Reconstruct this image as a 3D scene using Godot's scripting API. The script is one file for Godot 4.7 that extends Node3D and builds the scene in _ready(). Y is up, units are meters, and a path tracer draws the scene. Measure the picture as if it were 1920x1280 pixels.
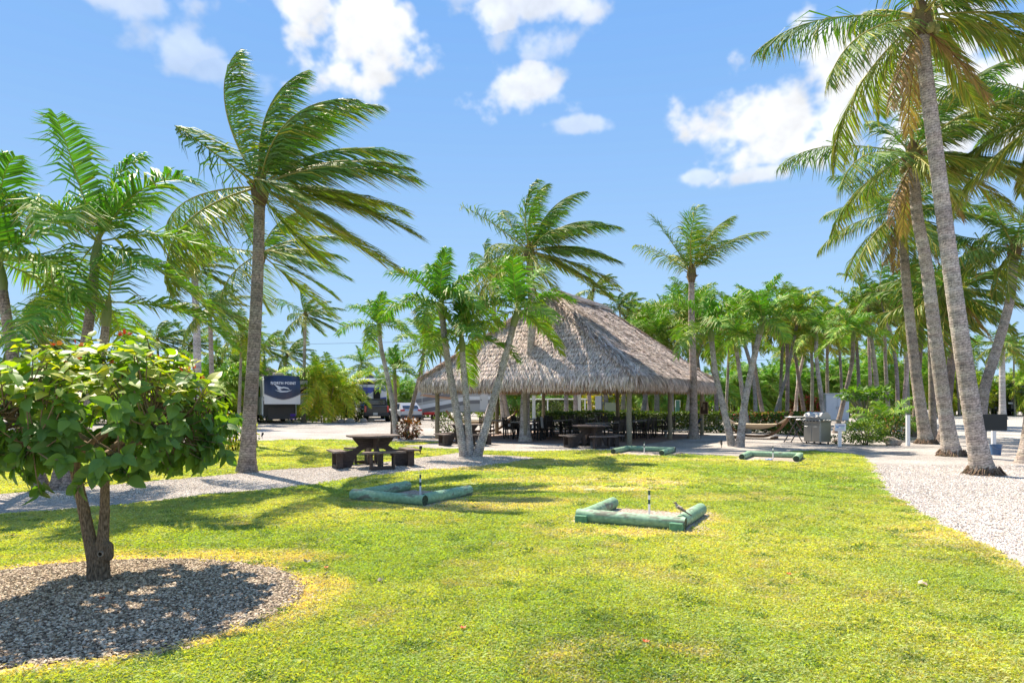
extends Node3D

# ---------------------------------------------------------------- mesh helper
class Geo:
	var v := PackedVector3Array()
	var n := PackedVector3Array()
	var c := PackedColorArray()
	var uv := PackedVector2Array()
	var xf := Transform3D()

	func vert(p: Vector3, nn: Vector3, col: Color, u := Vector2.ZERO) -> void:
		v.append(xf * p)
		n.append((xf.basis * nn).normalized())
		c.append(col)
		uv.append(u)

	func tri(a: Vector3, b: Vector3, d: Vector3, col: Color) -> void:
		var nn := (d - a).cross(b - a)
		vert(a, nn, col); vert(b, nn, col); vert(d, nn, col)

	func tri2(a: Vector3, b: Vector3, d: Vector3, ca: Color, cb: Color, cd: Color) -> void:
		var nn := (d - a).cross(b - a)
		vert(a, nn, ca); vert(b, nn, cb); vert(d, nn, cd)

	func quad(a: Vector3, b: Vector3, d: Vector3, e: Vector3, col: Color) -> void:
		tri(a, b, d, col); tri(a, d, e, col)

	func trio(a: Vector3, b: Vector3, d: Vector3, out: Vector3, col: Color) -> void:
		if (d - a).cross(b - a).dot(out) < 0.0:
			tri(a, d, b, col)
		else:
			tri(a, b, d, col)

	func quado(a: Vector3, b: Vector3, d: Vector3, e: Vector3, out: Vector3, col: Color) -> void:
		trio(a, b, d, out, col); trio(a, d, e, out, col)

	func trin(a: Vector3, b: Vector3, d: Vector3, na: Vector3, nb: Vector3, nd: Vector3, ca: Color, cb: Color, cd: Color, ua := Vector2.ZERO, ub := Vector2.ZERO, ud := Vector2.ZERO) -> void:
		if (d - a).cross(b - a).dot(na + nb + nd) < 0.0:
			vert(a, na, ca, ua); vert(d, nd, cd, ud); vert(b, nb, cb, ub)
		else:
			vert(a, na, ca, ua); vert(b, nb, cb, ub); vert(d, nd, cd, ud)

	# chamfered box: centre, size, chamfer
	func box(ce: Vector3, s: Vector3, col: Color, b := 0.01) -> void:
		var h := s * 0.5
		b = minf(b, minf(h.x, minf(h.y, h.z)) * 0.9)
		for a in 3:
			var a1 := (a + 1) % 3
			var a2 := (a + 2) % 3
			for sg: float in [-1.0, 1.0]:
				var q := []
				for w: Array in [[-1.0, -1.0], [1.0, -1.0], [1.0, 1.0], [-1.0, 1.0]]:
					var p := Vector3.ZERO
					p[a] = sg * h[a]; p[a1] = w[0] * (h[a1] - b); p[a2] = w[1] * (h[a2] - b)
					q.append(ce + p)
				var o := Vector3.ZERO
				o[a] = sg
				quado(q[0], q[1], q[2], q[3], o, col)
				for sb: float in [-1.0, 1.0]:
					var e := []
					for w: Array in [[0, -1.0], [0, 1.0], [1, 1.0], [1, -1.0]]:
						var p := Vector3.ZERO
						p[a2] = w[1] * (h[a2] - b)
						if w[0] == 0:
							p[a] = sg * h[a]; p[a1] = sb * (h[a1] - b)
						else:
							p[a] = sg * (h[a] - b); p[a1] = sb * h[a1]
						e.append(ce + p)
					o = Vector3.ZERO
					o[a] = sg; o[a1] = sb
					quado(e[0], e[1], e[2], e[3], o, col)
		for sx: float in [-1.0, 1.0]:
			for sy: float in [-1.0, 1.0]:
				for sz: float in [-1.0, 1.0]:
					var o := Vector3(sx, sy, sz)
					trio(ce + o * Vector3(h.x, h.y - b, h.z - b), ce + o * Vector3(h.x - b, h.y, h.z - b), ce + o * Vector3(h.x - b, h.y - b, h.z), o, col)

	# box between two points (a bar), width across, height up
	func bar(a: Vector3, d: Vector3, w: float, hgt: float, col: Color, up := Vector3.UP, b := 0.004) -> void:
		var keep := xf
		var x := (d - a)
		var l := x.length()
		x = x / l
		var z := x.cross(up).normalized()
		var y := z.cross(x)
		xf = keep * Transform3D(Basis(x, y, z), (a + d) * 0.5)
		box(Vector3.ZERO, Vector3(l, hgt, w), col, b)
		xf = keep

	func tube(pts: Array, rad: Array, sides: int, cols: Array, cap := true, vscale := 1.0) -> void:
		var m := pts.size()
		var rings := []
		var ns := []
		var t0: Vector3 = (pts[1] - pts[0]).normalized()
		var side := t0.cross(Vector3.UP if absf(t0.y) < 0.9 else Vector3.RIGHT).normalized()
		var along := 0.0
		var vs := []
		for i in m:
			var t: Vector3 = (pts[mini(i + 1, m - 1)] - pts[maxi(i - 1, 0)]).normalized()
			side = (side - t * side.dot(t)).normalized()
			var bi := t.cross(side)
			var ring := []
			var nr := []
			for k in sides + 1:
				var an := TAU * float(k % sides) / sides
				var d := side * cos(an) + bi * sin(an)
				ring.append(pts[i] + d * rad[i])
				nr.append(d)
			rings.append(ring); ns.append(nr)
			if i > 0: along += (pts[i] - pts[i - 1]).length()
			vs.append(along * vscale)
		for i in m - 1:
			var ca: Color = cols[i % cols.size()]
			var cb: Color = cols[(i + 1) % cols.size()]
			for k in sides:
				var u0 := float(k) / sides
				var u1 := float(k + 1) / sides
				var a: Vector3 = rings[i][k]
				var b: Vector3 = rings[i][k + 1]
				var d: Vector3 = rings[i + 1][k + 1]
				var e: Vector3 = rings[i + 1][k]
				trin(a, b, d, ns[i][k], ns[i][k + 1], ns[i + 1][k + 1], ca, ca, cb, Vector2(u0, vs[i]), Vector2(u1, vs[i]), Vector2(u1, vs[i + 1]))
				trin(a, d, e, ns[i][k], ns[i + 1][k + 1], ns[i + 1][k], ca, cb, cb, Vector2(u0, vs[i]), Vector2(u1, vs[i + 1]), Vector2(u0, vs[i + 1]))
		if cap:
			for w in [0, m - 1]:
				var o: Vector3 = (pts[0] - pts[1]) if w == 0 else (pts[m - 1] - pts[m - 2])
				for k in range(1, sides - 1):
					trio(rings[w][0], rings[w][k], rings[w][k + 1], o, cols[w % cols.size()])

	# lathe round y: profile of (radius, height)
	func lathe(ce: Vector3, prof: Array, sides: int, col: Color) -> void:
		for i in prof.size() - 1:
			var p: Vector2 = prof[i]
			var q: Vector2 = prof[i + 1]
			var sl := Vector2(q.y - p.y, p.x - q.x).normalized()
			for k in sides:
				var a0 := TAU * k / sides
				var a1 := TAU * (k + 1) / sides
				var d0 := Vector3(cos(a0), 0, sin(a0))
				var d1 := Vector3(cos(a1), 0, sin(a1))
				var n0 := d0 * sl.x + Vector3.UP * sl.y
				var n1 := d1 * sl.x + Vector3.UP * sl.y
				trin(ce + d0 * p.x + Vector3.UP * p.y, ce + d1 * p.x + Vector3.UP * p.y, ce + d1 * q.x + Vector3.UP * q.y, n0, n1, n1, col, col, col)
				if q.x > 0.0001:
					trin(ce + d0 * p.x + Vector3.UP * p.y, ce + d1 * q.x + Vector3.UP * q.y, ce + d0 * q.x + Vector3.UP * q.y, n0, n1, n0, col, col, col)

	# flat outline (x, y) pushed along z by depth
	func slab(poly: Array, z0: float, z1: float, col: Color) -> void:
		var pp := PackedVector2Array(poly)
		var ix := Geometry2D.triangulate_polygon(pp)
		for i in range(0, ix.size(), 3):
			var a := pp[ix[i]]; var b := pp[ix[i + 1]]; var d := pp[ix[i + 2]]
			trio(Vector3(a.x, a.y, z0), Vector3(b.x, b.y, z0), Vector3(d.x, d.y, z0), Vector3(0, 0, z0 - z1), col)
			trio(Vector3(a.x, a.y, z1), Vector3(b.x, b.y, z1), Vector3(d.x, d.y, z1), Vector3(0, 0, z1 - z0), col)
		var cw := Geometry2D.is_polygon_clockwise(pp)
		for i in pp.size():
			var a := pp[i]; var b := pp[(i + 1) % pp.size()]
			var o := Vector3(b.y - a.y, a.x - b.x, 0) * (1.0 if not cw else -1.0)
			quado(Vector3(a.x, a.y, z0), Vector3(b.x, b.y, z0), Vector3(b.x, b.y, z1), Vector3(a.x, a.y, z1), o, col)

	func mesh() -> ArrayMesh:
		var ar := []
		ar.resize(Mesh.ARRAY_MAX)
		ar[Mesh.ARRAY_VERTEX] = v
		ar[Mesh.ARRAY_NORMAL] = n
		ar[Mesh.ARRAY_COLOR] = c
		ar[Mesh.ARRAY_TEX_UV] = uv
		var m := ArrayMesh.new()
		m.add_surface_from_arrays(Mesh.PRIMITIVE_TRIANGLES, ar)
		return m

var M := {}
var used := {}
var rng := RandomNumberGenerator.new()
var noise := FastNoiseLite.new()
const WIND := Vector3(0.95, 0.05, -0.25)

func rf(a: float, b: float) -> float: return rng.randf_range(a, b)
func jit(c: Color, k: float) -> Color:
	var m := 1.0 + rf(-k, k)
	return Color(c.r * m * (1.0 + rf(-k, k) * 0.4), c.g * m, c.b * m * (1.0 + rf(-k, k) * 0.4))
func grey(a: float) -> Color: return Color(a, a, a)

func numbered(called: String) -> String:
	var k: int = used.get(called, -1) + 1
	used[called] = k
	return called if k == 0 else "%s_%03d" % [called, k]

func tag(o: Node, label: String, cat := "", group := "", kind := "") -> Node:
	if label: o.set_meta("label", label)
	if cat: o.set_meta("category", cat)
	if group: o.set_meta("group", group)
	if kind: o.set_meta("kind", kind)
	return o

func thing(called: String, label: String, cat: String, at := Vector3.ZERO, yaw := 0.0, group := "") -> Node3D:
	var o := Node3D.new()
	o.name = numbered(called)
	add_child(o)
	o.position = at
	o.rotation.y = yaw
	tag(o, label, cat, group)
	return o

func part(parent: Node, called: String, g, m: String) -> MeshInstance3D:
	var o := MeshInstance3D.new()
	o.name = called
	o.mesh = g.mesh() if g is Geo else g
	o.material_override = M[m]
	parent.add_child(o, true)
	return o

func struct(called: String, g, m: String) -> MeshInstance3D:
	var o := MeshInstance3D.new()
	o.name = numbered(called)
	o.mesh = g.mesh() if g is Geo else g
	o.material_override = M[m]
	add_child(o)
	o.set_meta("kind", "structure")
	return o

func curve(pts: Array, step: float) -> Array:
	# Catmull-Rom through points, sampled about every step metres
	var out := []
	for i in pts.size() - 1:
		var p0: Vector3 = pts[maxi(i - 1, 0)]
		var p1: Vector3 = pts[i]
		var p2: Vector3 = pts[i + 1]
		var p3: Vector3 = pts[mini(i + 2, pts.size() - 1)]
		var k := maxi(1, int(ceil((p2 - p1).length() / step)))
		for j in k:
			var t := float(j) / k
			out.append(p1.cubic_interpolate(p2, p0, p3, t))
	out.append(pts[-1])
	return out

# smooth union of tapered capsules [a, b, ra, rb, colour] as surface nets
func body(caps: Array, cell: float, blend: float) -> Geo:
	var lo := Vector3.ONE * 1e9
	var hi := -lo
	for k: Array in caps:
		var r := maxf(k[2], k[3]) + cell * 2.0
		for q in 2:
			lo = lo.min(k[q] - Vector3.ONE * r)
			hi = hi.max(k[q] + Vector3.ONE * r)
	var nx := int((hi.x - lo.x) / cell) + 2
	var ny := int((hi.y - lo.y) / cell) + 2
	var nz := int((hi.z - lo.z) / cell) + 2
	var f := PackedFloat32Array()
	var own := PackedInt32Array()
	f.resize(nx * ny * nz); own.resize(nx * ny * nz)
	for z in nz:
		for y in ny:
			for x in nx:
				var p := lo + Vector3(x, y, z) * cell
				var d := 1e3
				var best := 1e3
				var who := 0
				for i in caps.size():
					var k: Array = caps[i]
					var ab: Vector3 = k[1] - k[0]
					var t := clampf((p - k[0]).dot(ab) / maxf(ab.length_squared(), 1e-9), 0.0, 1.0)
					var e: float = (p - (k[0] + ab * t)).length() - lerpf(k[2], k[3], t)
					if e < best:
						best = e; who = i
					var h := clampf(0.5 + 0.5 * (d - e) / blend, 0.0, 1.0)
					d = lerpf(d, e, h) - blend * h * (1.0 - h)
				f[(z * ny + y) * nx + x] = d
				own[(z * ny + y) * nx + x] = who
	var at := {}
	var off := [0, 1, nx, nx + 1, nx * ny, nx * ny + 1, nx * ny + nx, nx * ny + nx + 1]
	for z in nz - 1:
		for y in ny - 1:
			for x in nx - 1:
				var b := (z * ny + y) * nx + x
				var inside := 0
				for o: int in off:
					if f[b + o] < 0.0: inside += 1
				if inside == 0 or inside == 8: continue
				var sum := Vector3.ZERO
				var m := 0
				for i in 8:
					for bit in [1, 2, 4]:
						if i & bit: continue
						var j: int = i | bit
						var fa := f[b + off[i]]
						var fb := f[b + off[j]]
						if (fa < 0.0) == (fb < 0.0): continue
						var t := fa / (fa - fb)
						var pa := Vector3(i & 1, (i >> 1) & 1, (i >> 2) & 1)
						var pb := Vector3(j & 1, (j >> 1) & 1, (j >> 2) & 1)
						sum += pa.lerp(pb, t)
						m += 1
				var gr := Vector3((f[b + 1] - f[b]) + (f[b + off[7]] - f[b + off[6]]), (f[b + nx] - f[b]) + (f[b + off[7]] - f[b + off[5]]), (f[b + nx * ny] - f[b]) + (f[b + off[7]] - f[b + off[3]]))
				at[b] = [lo + (Vector3(x, y, z) + sum / m) * cell, gr.normalized(), caps[own[b]][4]]
	var g := Geo.new()
	var dirs := [1, nx, nx * ny]
	for b: int in at:
		for a in 3:
			var d0: int = dirs[a]
			var d1: int = dirs[(a + 1) % 3]
			var d2: int = dirs[(a + 2) % 3]
			if (f[b] < 0.0) == (f[b + d0] < 0.0): continue
			if not (at.has(b - d1) and at.has(b - d2) and at.has(b - d1 - d2)): continue
			var q := [at[b], at[b - d1], at[b - d1 - d2], at[b - d2]]
			g.trin(q[0][0], q[1][0], q[2][0], q[0][1], q[1][1], q[2][1], q[0][2], q[1][2], q[2][2])
			g.trin(q[0][0], q[2][0], q[3][0], q[0][1], q[2][1], q[3][1], q[0][2], q[2][2], q[3][2])
	return g

const ORD := ["first", "second", "third", "fourth", "fifth", "sixth", "seventh", "eighth", "ninth", "tenth", "eleventh", "twelfth", "thirteenth", "fourteenth", "fifteenth", "sixteenth", "seventeenth", "eighteenth", "nineteenth", "twentieth", "twenty-first", "twenty-second", "twenty-third", "twenty-fourth", "twenty-fifth", "twenty-sixth", "twenty-seventh", "twenty-eighth", "twenty-ninth", "thirtieth", "thirty-first", "thirty-second"]

# things of one group that only their place tells apart: number them from left to right as seen from the lawn
func number_group(group: String, what: String) -> void:
	var all := get_children().filter(func(o): return o.get_meta("group", "") == group)
	all.sort_custom(func(a, b): return a.position.x / -a.position.z < b.position.x / -b.position.z)
	for i in all.size():
		all[i].set_meta("label", what % ORD[i])

func smat(key: String, rough: float, metal := 0.0, spec := 0.5) -> StandardMaterial3D:
	var m := StandardMaterial3D.new()
	m.resource_name = key
	m.albedo_color = Color.WHITE
	m.vertex_color_use_as_albedo = true
	m.roughness = rough
	m.metallic = metal
	m.metallic_specular = spec
	M[key] = m
	return m

func tri_tex(m: StandardMaterial3D, t: Texture2D, scale: float, relief := 0.0, world := false) -> void:
	m.albedo_texture = t
	m.uv1_triplanar = true
	m.uv1_world_triplanar = world
	m.uv1_scale = Vector3.ONE * scale
	if relief > 0.0:
		m.heightmap_enabled = true
		m.heightmap_texture = t
		m.heightmap_scale = relief

# grey texture from seamless noise, remapped between lo and hi
func noise_tex(size: int, freq: float, kind: int, octaves: int, lo: float, hi: float, gamma := 1.0, sd := 1) -> ImageTexture:
	var f := FastNoiseLite.new()
	f.seed = sd
	f.noise_type = kind
	f.frequency = freq
	f.fractal_octaves = octaves
	f.cellular_jitter = 1.0
	if kind == FastNoiseLite.TYPE_CELLULAR:
		f.fractal_type = FastNoiseLite.FRACTAL_NONE
		f.cellular_return_type = FastNoiseLite.RETURN_CELL_VALUE
	var im := f.get_seamless_image(size, size)
	im.convert(Image.FORMAT_RGB8)
	for y in size:
		for x in size:
			var a := lerpf(lo, hi, pow(im.get_pixel(x, y).r, gamma))
			im.set_pixel(x, y, Color(a, a, a))
	return ImageTexture.create_from_image(im)

# ---------------------------------------------------------------- the scene
func _ready() -> void:
	rng.seed = 11
	noise.seed = 3
	noise.fractal_octaves = 3
	var cam := Camera3D.new()
	cam.name = "camera"
	cam.position = Vector3(0, 1.55, 0)
	cam.projection = Camera3D.PROJECTION_FRUSTUM
	cam.near = 0.05
	cam.far = 900.0
	cam.size = 0.05
	cam.frustum_offset = Vector2(0, 0.05 * 0.0898)
	add_child(cam)
	cam.current = true
	var env := Environment.new()
	env.background_mode = Environment.BG_SKY
	env.tonemap_mode = Environment.TONE_MAPPER_LINEAR
	env.tonemap_exposure = 2.4
	env.sdfgi_enabled = true
	env.ssao_enabled = true
	env.ssil_enabled = true
	var sky := Sky.new()
	var pano := PanoramaSkyMaterial.new()
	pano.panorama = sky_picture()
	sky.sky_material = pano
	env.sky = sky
	var we := WorldEnvironment.new()
	we.name = "environment"
	we.environment = env
	add_child(we)
	var sun := DirectionalLight3D.new()
	sun.name = "sun"
	sun.light_energy = 1.5
	sun.light_color = Color(1.0, 0.95, 0.87)
	sun.light_angular_distance = 0.5
	sun.shadow_enabled = true
	add_child(sun)
	sun.look_at_from_position(Vector3(-0.35, 0.82, -0.46) * 50.0, Vector3.ZERO)
	materials()
	ground()
	hut()
	hedges()
	pits()
	front_tree()
	palms()
	shrubs()
	vehicles()
	furniture()
	small_things()
	lawn_cover()
	number_group("palms beside the campers", "%s palm from the left in the row along the parked campers")
	number_group("palms of the grove behind the grill", "%s palm trunk from the left in the grove behind the grill")
	number_group("palms behind the hut", "%s pale palm trunk from the left seen under the hut roof")
	number_group("palms above the thatch", "%s palm crown from the left showing above the far slope of the thatch")
	number_group("palms beyond the side road", "%s palm from the left in the far planting beyond the side road")
	number_group("feather palm clumps behind the grove", "%s feather palm clump from the left closing the grove behind the grill")
	number_group("feather palm clumps beyond the side road", "%s feather palm clump from the left beyond the side road")
	number_group("feather palm clumps behind the hut", "%s feather palm clump from the left seen below the hut's eave")
	number_group("feather palm clumps left of the campers", "%s feather palm clump from the left between the left palms and the camper")
	number_group("shrubs behind the hut", "%s green shrub from the left in the planting behind the hut")
	number_group("shrubs behind the grove", "%s yellow green shrub from the left in the planting behind the grove")
	number_group("shrubs beyond the side road", "%s golden shrub from the left in the planting beyond the side road")
	number_group("shrubs along the camp road", "%s leafy shrub from the left along the camp road")
	number_group("dark chairs under the hut roof", "%s dark wicker chair from the left under the hut roof")
	number_group("dining tables under the hut roof", "%s pale-topped dining table from the left under the hut roof")
	number_group("rocks edging the camper planting", "%s grey rock from the left edging the planting by the pickup")
	number_group("fallen blossoms", "%s fallen orange-red blossom from the left on the ground")
	number_group("fallen dark leaves", "%s shrivelled dark fallen leaf from the left on the grass")
	number_group("fallen pale leaves", "%s curled pale leaf from the left on the grass near the right edge")

func sky_picture() -> ImageTexture:
	var w := 4096
	var h := 2048
	var im := Image.create_empty(w, h, false, Image.FORMAT_RGB8)
	var top := Color(0.069, 0.174, 0.386)
	var low := Color(0.242, 0.35, 0.448)
	var base := []
	for y in h:
		var el := (0.5 - (y + 0.5) / h) * PI
		var t := clampf(sin(maxf(el, 0.0)), 0.0, 1.0)
		var col := low.lerp(top, 1.0 - pow(1.0 - t, 2.6))
		if el < 0.0: col = Color(0.25, 0.24, 0.21)
		base.append(col)
		im.fill_rect(Rect2i(0, y, w, 1), col.linear_to_srgb())
	# cumulus: bearing, height above the horizon, half width, half height (degrees), strength
	var puffs := [[-13.4, 28.0, 4.4, 4.2, 1.2], [-16.8, 29.6, 3.2, 2.0, 0.95], [-11.0, 25.4, 2.8, 2.8, 1.05], [-29.5, 27.4, 4.0, 1.5, 0.5], [-26.0, 25.0, 4.4, 2.0, 0.42], [-23.5, 24.2, 3.0, 1.4, 0.35],
		[0.8, 30.2, 6.8, 1.9, 0.8], [2.6, 28.0, 3.8, 1.5, 0.5], [1.4, 24.9, 3.8, 1.9, 0.85], [5.3, 22.1, 2.2, 0.7, 0.5], [-4.0, 31.0, 3.0, 1.5, 0.4],
		[23.0, 21.0, 7.5, 3.4, 1.15], [28.5, 23.2, 7.5, 3.8, 1.2], [25.5, 21.8, 5.5, 3.0, 1.1], [31.0, 22.3, 5.0, 2.6, 1.0], [18.2, 20.8, 4.6, 1.9, 1.0], [21.5, 19.2, 4.4, 1.8, 1.0], [20.5, 17.6, 2.4, 0.9, 0.8], [33.5, 19.0, 5.5, 3.0, 0.95], [14.5, 17.8, 1.8, 0.6, 0.5], [38.0, 21.0, 4.0, 2.6, 1.0]]
	var r := RandomNumberGenerator.new()
	r.seed = 5
	for i in 60:
		var az := r.randf_range(46.0, 314.0)
		if az > 180.0: az -= 360.0
		var el := r.randf_range(8.0, 62.0)
		var a := r.randf_range(3.0, 8.0)
		for k in 3:
			puffs.append([az + r.randf_range(-1.0, 1.0) * a, el + r.randf_range(-0.4, 0.4) * a, a * r.randf_range(0.5, 1.0), a * r.randf_range(0.25, 0.5), r.randf_range(0.7, 1.2)])
	# whitish aureole added round the out-of-view sun to whiten the fill light
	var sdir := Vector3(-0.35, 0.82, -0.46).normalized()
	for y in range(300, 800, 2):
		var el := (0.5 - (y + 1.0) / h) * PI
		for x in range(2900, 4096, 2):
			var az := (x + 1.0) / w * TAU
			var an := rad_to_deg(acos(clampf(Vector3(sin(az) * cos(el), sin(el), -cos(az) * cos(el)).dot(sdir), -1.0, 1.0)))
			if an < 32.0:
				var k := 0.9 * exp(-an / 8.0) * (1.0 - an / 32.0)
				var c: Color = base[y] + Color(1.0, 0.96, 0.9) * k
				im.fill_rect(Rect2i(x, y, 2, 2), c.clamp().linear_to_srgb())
	var cover := {}
	var f := FastNoiseLite.new()
	f.seed = 9
	f.frequency = 0.16
	f.fractal_octaves = 6
	f.fractal_gain = 0.55
	f.domain_warp_enabled = false
	for p: Array in puffs:
		var px: float = p[0] / 360.0 * w
		var py: float = (0.5 - p[1] / 180.0) * h
		var rx: float = p[2] * 1.55 / 360.0 * w / maxf(cos(deg_to_rad(p[1])), 0.3)
		var ry: float = p[3] * 1.55 / 180.0 * h
		for y in range(int(py - ry), int(py + ry) + 1):
			for x in range(int(px - rx), int(px + rx) + 1):
				var ex: float = (x - px) / rx * 1.55
				var ey: float = (y - py) / ry * 1.55
				var d: float = (1.0 - sqrt(ex * ex + ey * ey)) * 1.1 + 0.14
				if d < -0.65: continue
				var key := y * w + posmod(x, w)
				var q := Vector2(d, p[4])
				if not cover.has(key) or cover[key].x < d:
					cover[key] = q
	for key: int in cover:
		var x: int = key % w
		var y: int = key / w
		var q: Vector2 = cover[key]
		var sx := fposmod(x * 360.0 / w + 180.0, 360.0)
		var sy := y * 180.0 / h * 1.3
		var nz := f.get_noise_2d(sx, sy)
		var a := clampf((q.x * 0.95 + nz * 1.15) * 1.35, 0.0, 1.0)
		a = a * a * (3.0 - 2.0 * a) * clampf(q.y, 0.0, 1.0)
		if a < 0.01: continue
		var lit := 0.8 + 0.3 * clampf(0.5 + f.get_noise_2d(sx * 1.0 + 0.8, sy + 1.2) - nz * 0.5, 0.0, 1.0)
		im.set_pixel(x, y, base[y].lerp(Color(0.47, 0.475, 0.485) * lit, a * 0.96).linear_to_srgb())
	return ImageTexture.create_from_image(im)

func materials() -> void:
	var grain := noise_tex(256, 0.03, FastNoiseLite.TYPE_SIMPLEX_SMOOTH, 5, 0.62, 1.0, 1.0, 4)
	var fine := noise_tex(256, 0.12, FastNoiseLite.TYPE_SIMPLEX_SMOOTH, 3, 0.7, 1.0, 1.0, 5)
	var stones := noise_tex(1024, 0.075, FastNoiseLite.TYPE_CELLULAR, 1, 0.5, 1.0, 0.6, 6)
	M["grain"] = grain
	var m := smat("leaf", 0.45, 0.0, 0.45)
	m.backlight_enabled = true
	m.backlight = Color(0.95, 1.0, 0.35)
	m = smat("frond", 0.55, 0.0, 0.35)
	m.backlight_enabled = true
	m.backlight = Color(0.6, 0.75, 0.25)
	m = smat("grass_blade", 0.6, 0.0, 0.3)
	m.backlight_enabled = true
	m.backlight = Color(1.0, 1.0, 0.4)
	m = smat("flower", 0.6)
	m.backlight_enabled = true
	m.backlight = Color(0.6, 0.5, 0.4)
	m = smat("bark", 0.9, 0.0, 0.2)
	tri_tex(m, grain, 3.0, 1.2)
	m = smat("tree_bark", 0.9, 0.0, 0.2)
	tri_tex(m, noise_tex(256, 0.03, FastNoiseLite.TYPE_SIMPLEX_SMOOTH, 5, 0.3, 1.0, 0.8, 14), 1.0, 1.6)
	m.uv1_scale = Vector3(9, 2.2, 9)
	m = smat("palm_bark", 0.85, 0.0, 0.2)
	m.albedo_texture = bark_picture()
	m.uv1_scale = Vector3(1, 1, 1)
	m.heightmap_enabled = true
	m.heightmap_texture = m.albedo_texture
	m.heightmap_scale = 0.8
	m = smat("gravel", 0.95, 0.0, 0.15)
	tri_tex(m, stones, 0.9, 1.0, true)
	m.detail_enabled = true
	m.detail_blend_mode = BaseMaterial3D.BLEND_MODE_MUL
	m.detail_albedo = noise_tex(256, 0.012, FastNoiseLite.TYPE_SIMPLEX_SMOOTH, 5, 0.8, 1.0, 1.0, 8)
	m.detail_uv_layer = BaseMaterial3D.DETAIL_UV_2
	m.uv2_triplanar = true
	m.uv2_world_triplanar = true
	m.uv2_scale = Vector3.ONE * 0.11
	m = smat("stone", 0.9, 0.0, 0.2)
	tri_tex(m, grain, 2.0, 1.5)
	m = smat("thatch", 0.95, 0.0, 0.15)
	m = smat("wood", 0.75, 0.0, 0.3)
	tri_tex(m, grain, 2.2, 0.3)
	m = smat("painted_wood", 0.6, 0.0, 0.3)
	tri_tex(m, noise_tex(256, 0.02, FastNoiseLite.TYPE_SIMPLEX_SMOOTH, 6, 0.72, 1.0, 0.6, 12), 2.5, 0.25)
	m = smat("plastic", 0.55)
	tri_tex(m, fine, 6.0, 0.05)
	smat("cloth", 0.95, 0.0, 0.2)
	smat("skin", 0.6)
	smat("paint", 0.28, 0.0, 0.6)
	smat("matte", 0.8, 0.0, 0.3)
	smat("rubber", 0.85, 0.0, 0.3)
	smat("metal", 0.32, 1.0)
	m = smat("steel", 0.4, 0.85)
	tri_tex(m, fine, 3.0, 0.02)
	smat("dark_glass", 0.06, 0.0, 0.8)
	smat("wicker", 0.6, 0.0, 0.4)
	m = smat("lawn", 0.9, 0.0, 0.2)
	m.albedo_texture = lawn_picture()
	m.detail_enabled = true
	m.detail_blend_mode = BaseMaterial3D.BLEND_MODE_MUL
	m.detail_albedo = noise_tex(512, 0.06, FastNoiseLite.TYPE_SIMPLEX_SMOOTH, 4, 0.62, 1.0, 0.8, 15)
	m.detail_uv_layer = BaseMaterial3D.DETAIL_UV_2
	m.uv2_triplanar = true
	m.uv2_world_triplanar = true
	m.uv2_scale = Vector3.ONE * 0.7

func bark_picture() -> ImageTexture:
	# coconut bark: leaf scars as dark rings, vertical cracks, pale lichen spots
	var w := 128
	var h := 256
	var im := Image.create_empty(w, h, false, Image.FORMAT_RGB8)
	var f := FastNoiseLite.new()
	f.seed = 21
	f.frequency = 0.06
	f.fractal_octaves = 4
	for y in h:
		for x in w:
			var an := TAU * x / w
			var q := Vector3(cos(an) * 20.0, y, sin(an) * 20.0)
			var n0 := f.get_noise_3d(q.x, q.y * 0.5, q.z)
			var n1 := f.get_noise_3d(q.x * 4.0, q.y * 0.7 + 90.0, q.z * 4.0)
			var ringpos := fposmod(y + n0 * 9.0, 16.0)
			var a := 0.84 + n0 * 0.25 + n1 * 0.22
			if ringpos < 2.6: a *= 0.68
			elif ringpos < 6.0: a *= 1.08
			if f.get_noise_3d(q.x * 2.2, q.y * 1.6 + 300.0, q.z * 2.2) > 0.34: a *= 1.25
			a = clampf(a, 0.2, 1.0)
			im.set_pixel(x, y, Color(a, a * 0.99, a * 0.975))
	return ImageTexture.create_from_image(im)

# ---------------------------------------------------------------- ground
var LAWN := [Vector2(-11.306, -7.78), Vector2(-7.548, -8.626), Vector2(-7.052, -9.403), Vector2(-6.323, -9.871), Vector2(-5.792, -10.442), Vector2(-5.395, -10.961), Vector2(-4.482, -11.952), Vector2(-3.924, -12.557), Vector2(-3.397, -13.589), Vector2(-2.366, -15.145), Vector2(-1.025, -16.397), Vector2(0, -17.558), Vector2(0.585, -18.717), Vector2(0.722, -19.262), Vector2(0.46, -19.644), Vector2(-0.474, -20.245), Vector2(-0.879, -20.454), Vector2(-0.937, -21.802), Vector2(0.674, -21.565), Vector2(2.961, -22.292), Vector2(4.198, -20.667), Vector2(5.378, -20.245), Vector2(7.059, -19.644), Vector2(8.929, -21.565), Vector2(9.772, -21.565), Vector2(10.122, -20.245), Vector2(9.544, -18.37), Vector2(8.084, -15.262), Vector2(6.832, -12.637), Vector2(5.987, -10.497), Vector2(5.477, -8.818), Vector2(5.127, -7.544), Vector2(4.841, -6.591), Vector2(4.628, -5.751), Vector2(4.319, -4.458), Vector2(4.036, -2.663), Vector2(1.378, -1.075), Vector2(-2.067, -1.075)]
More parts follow.
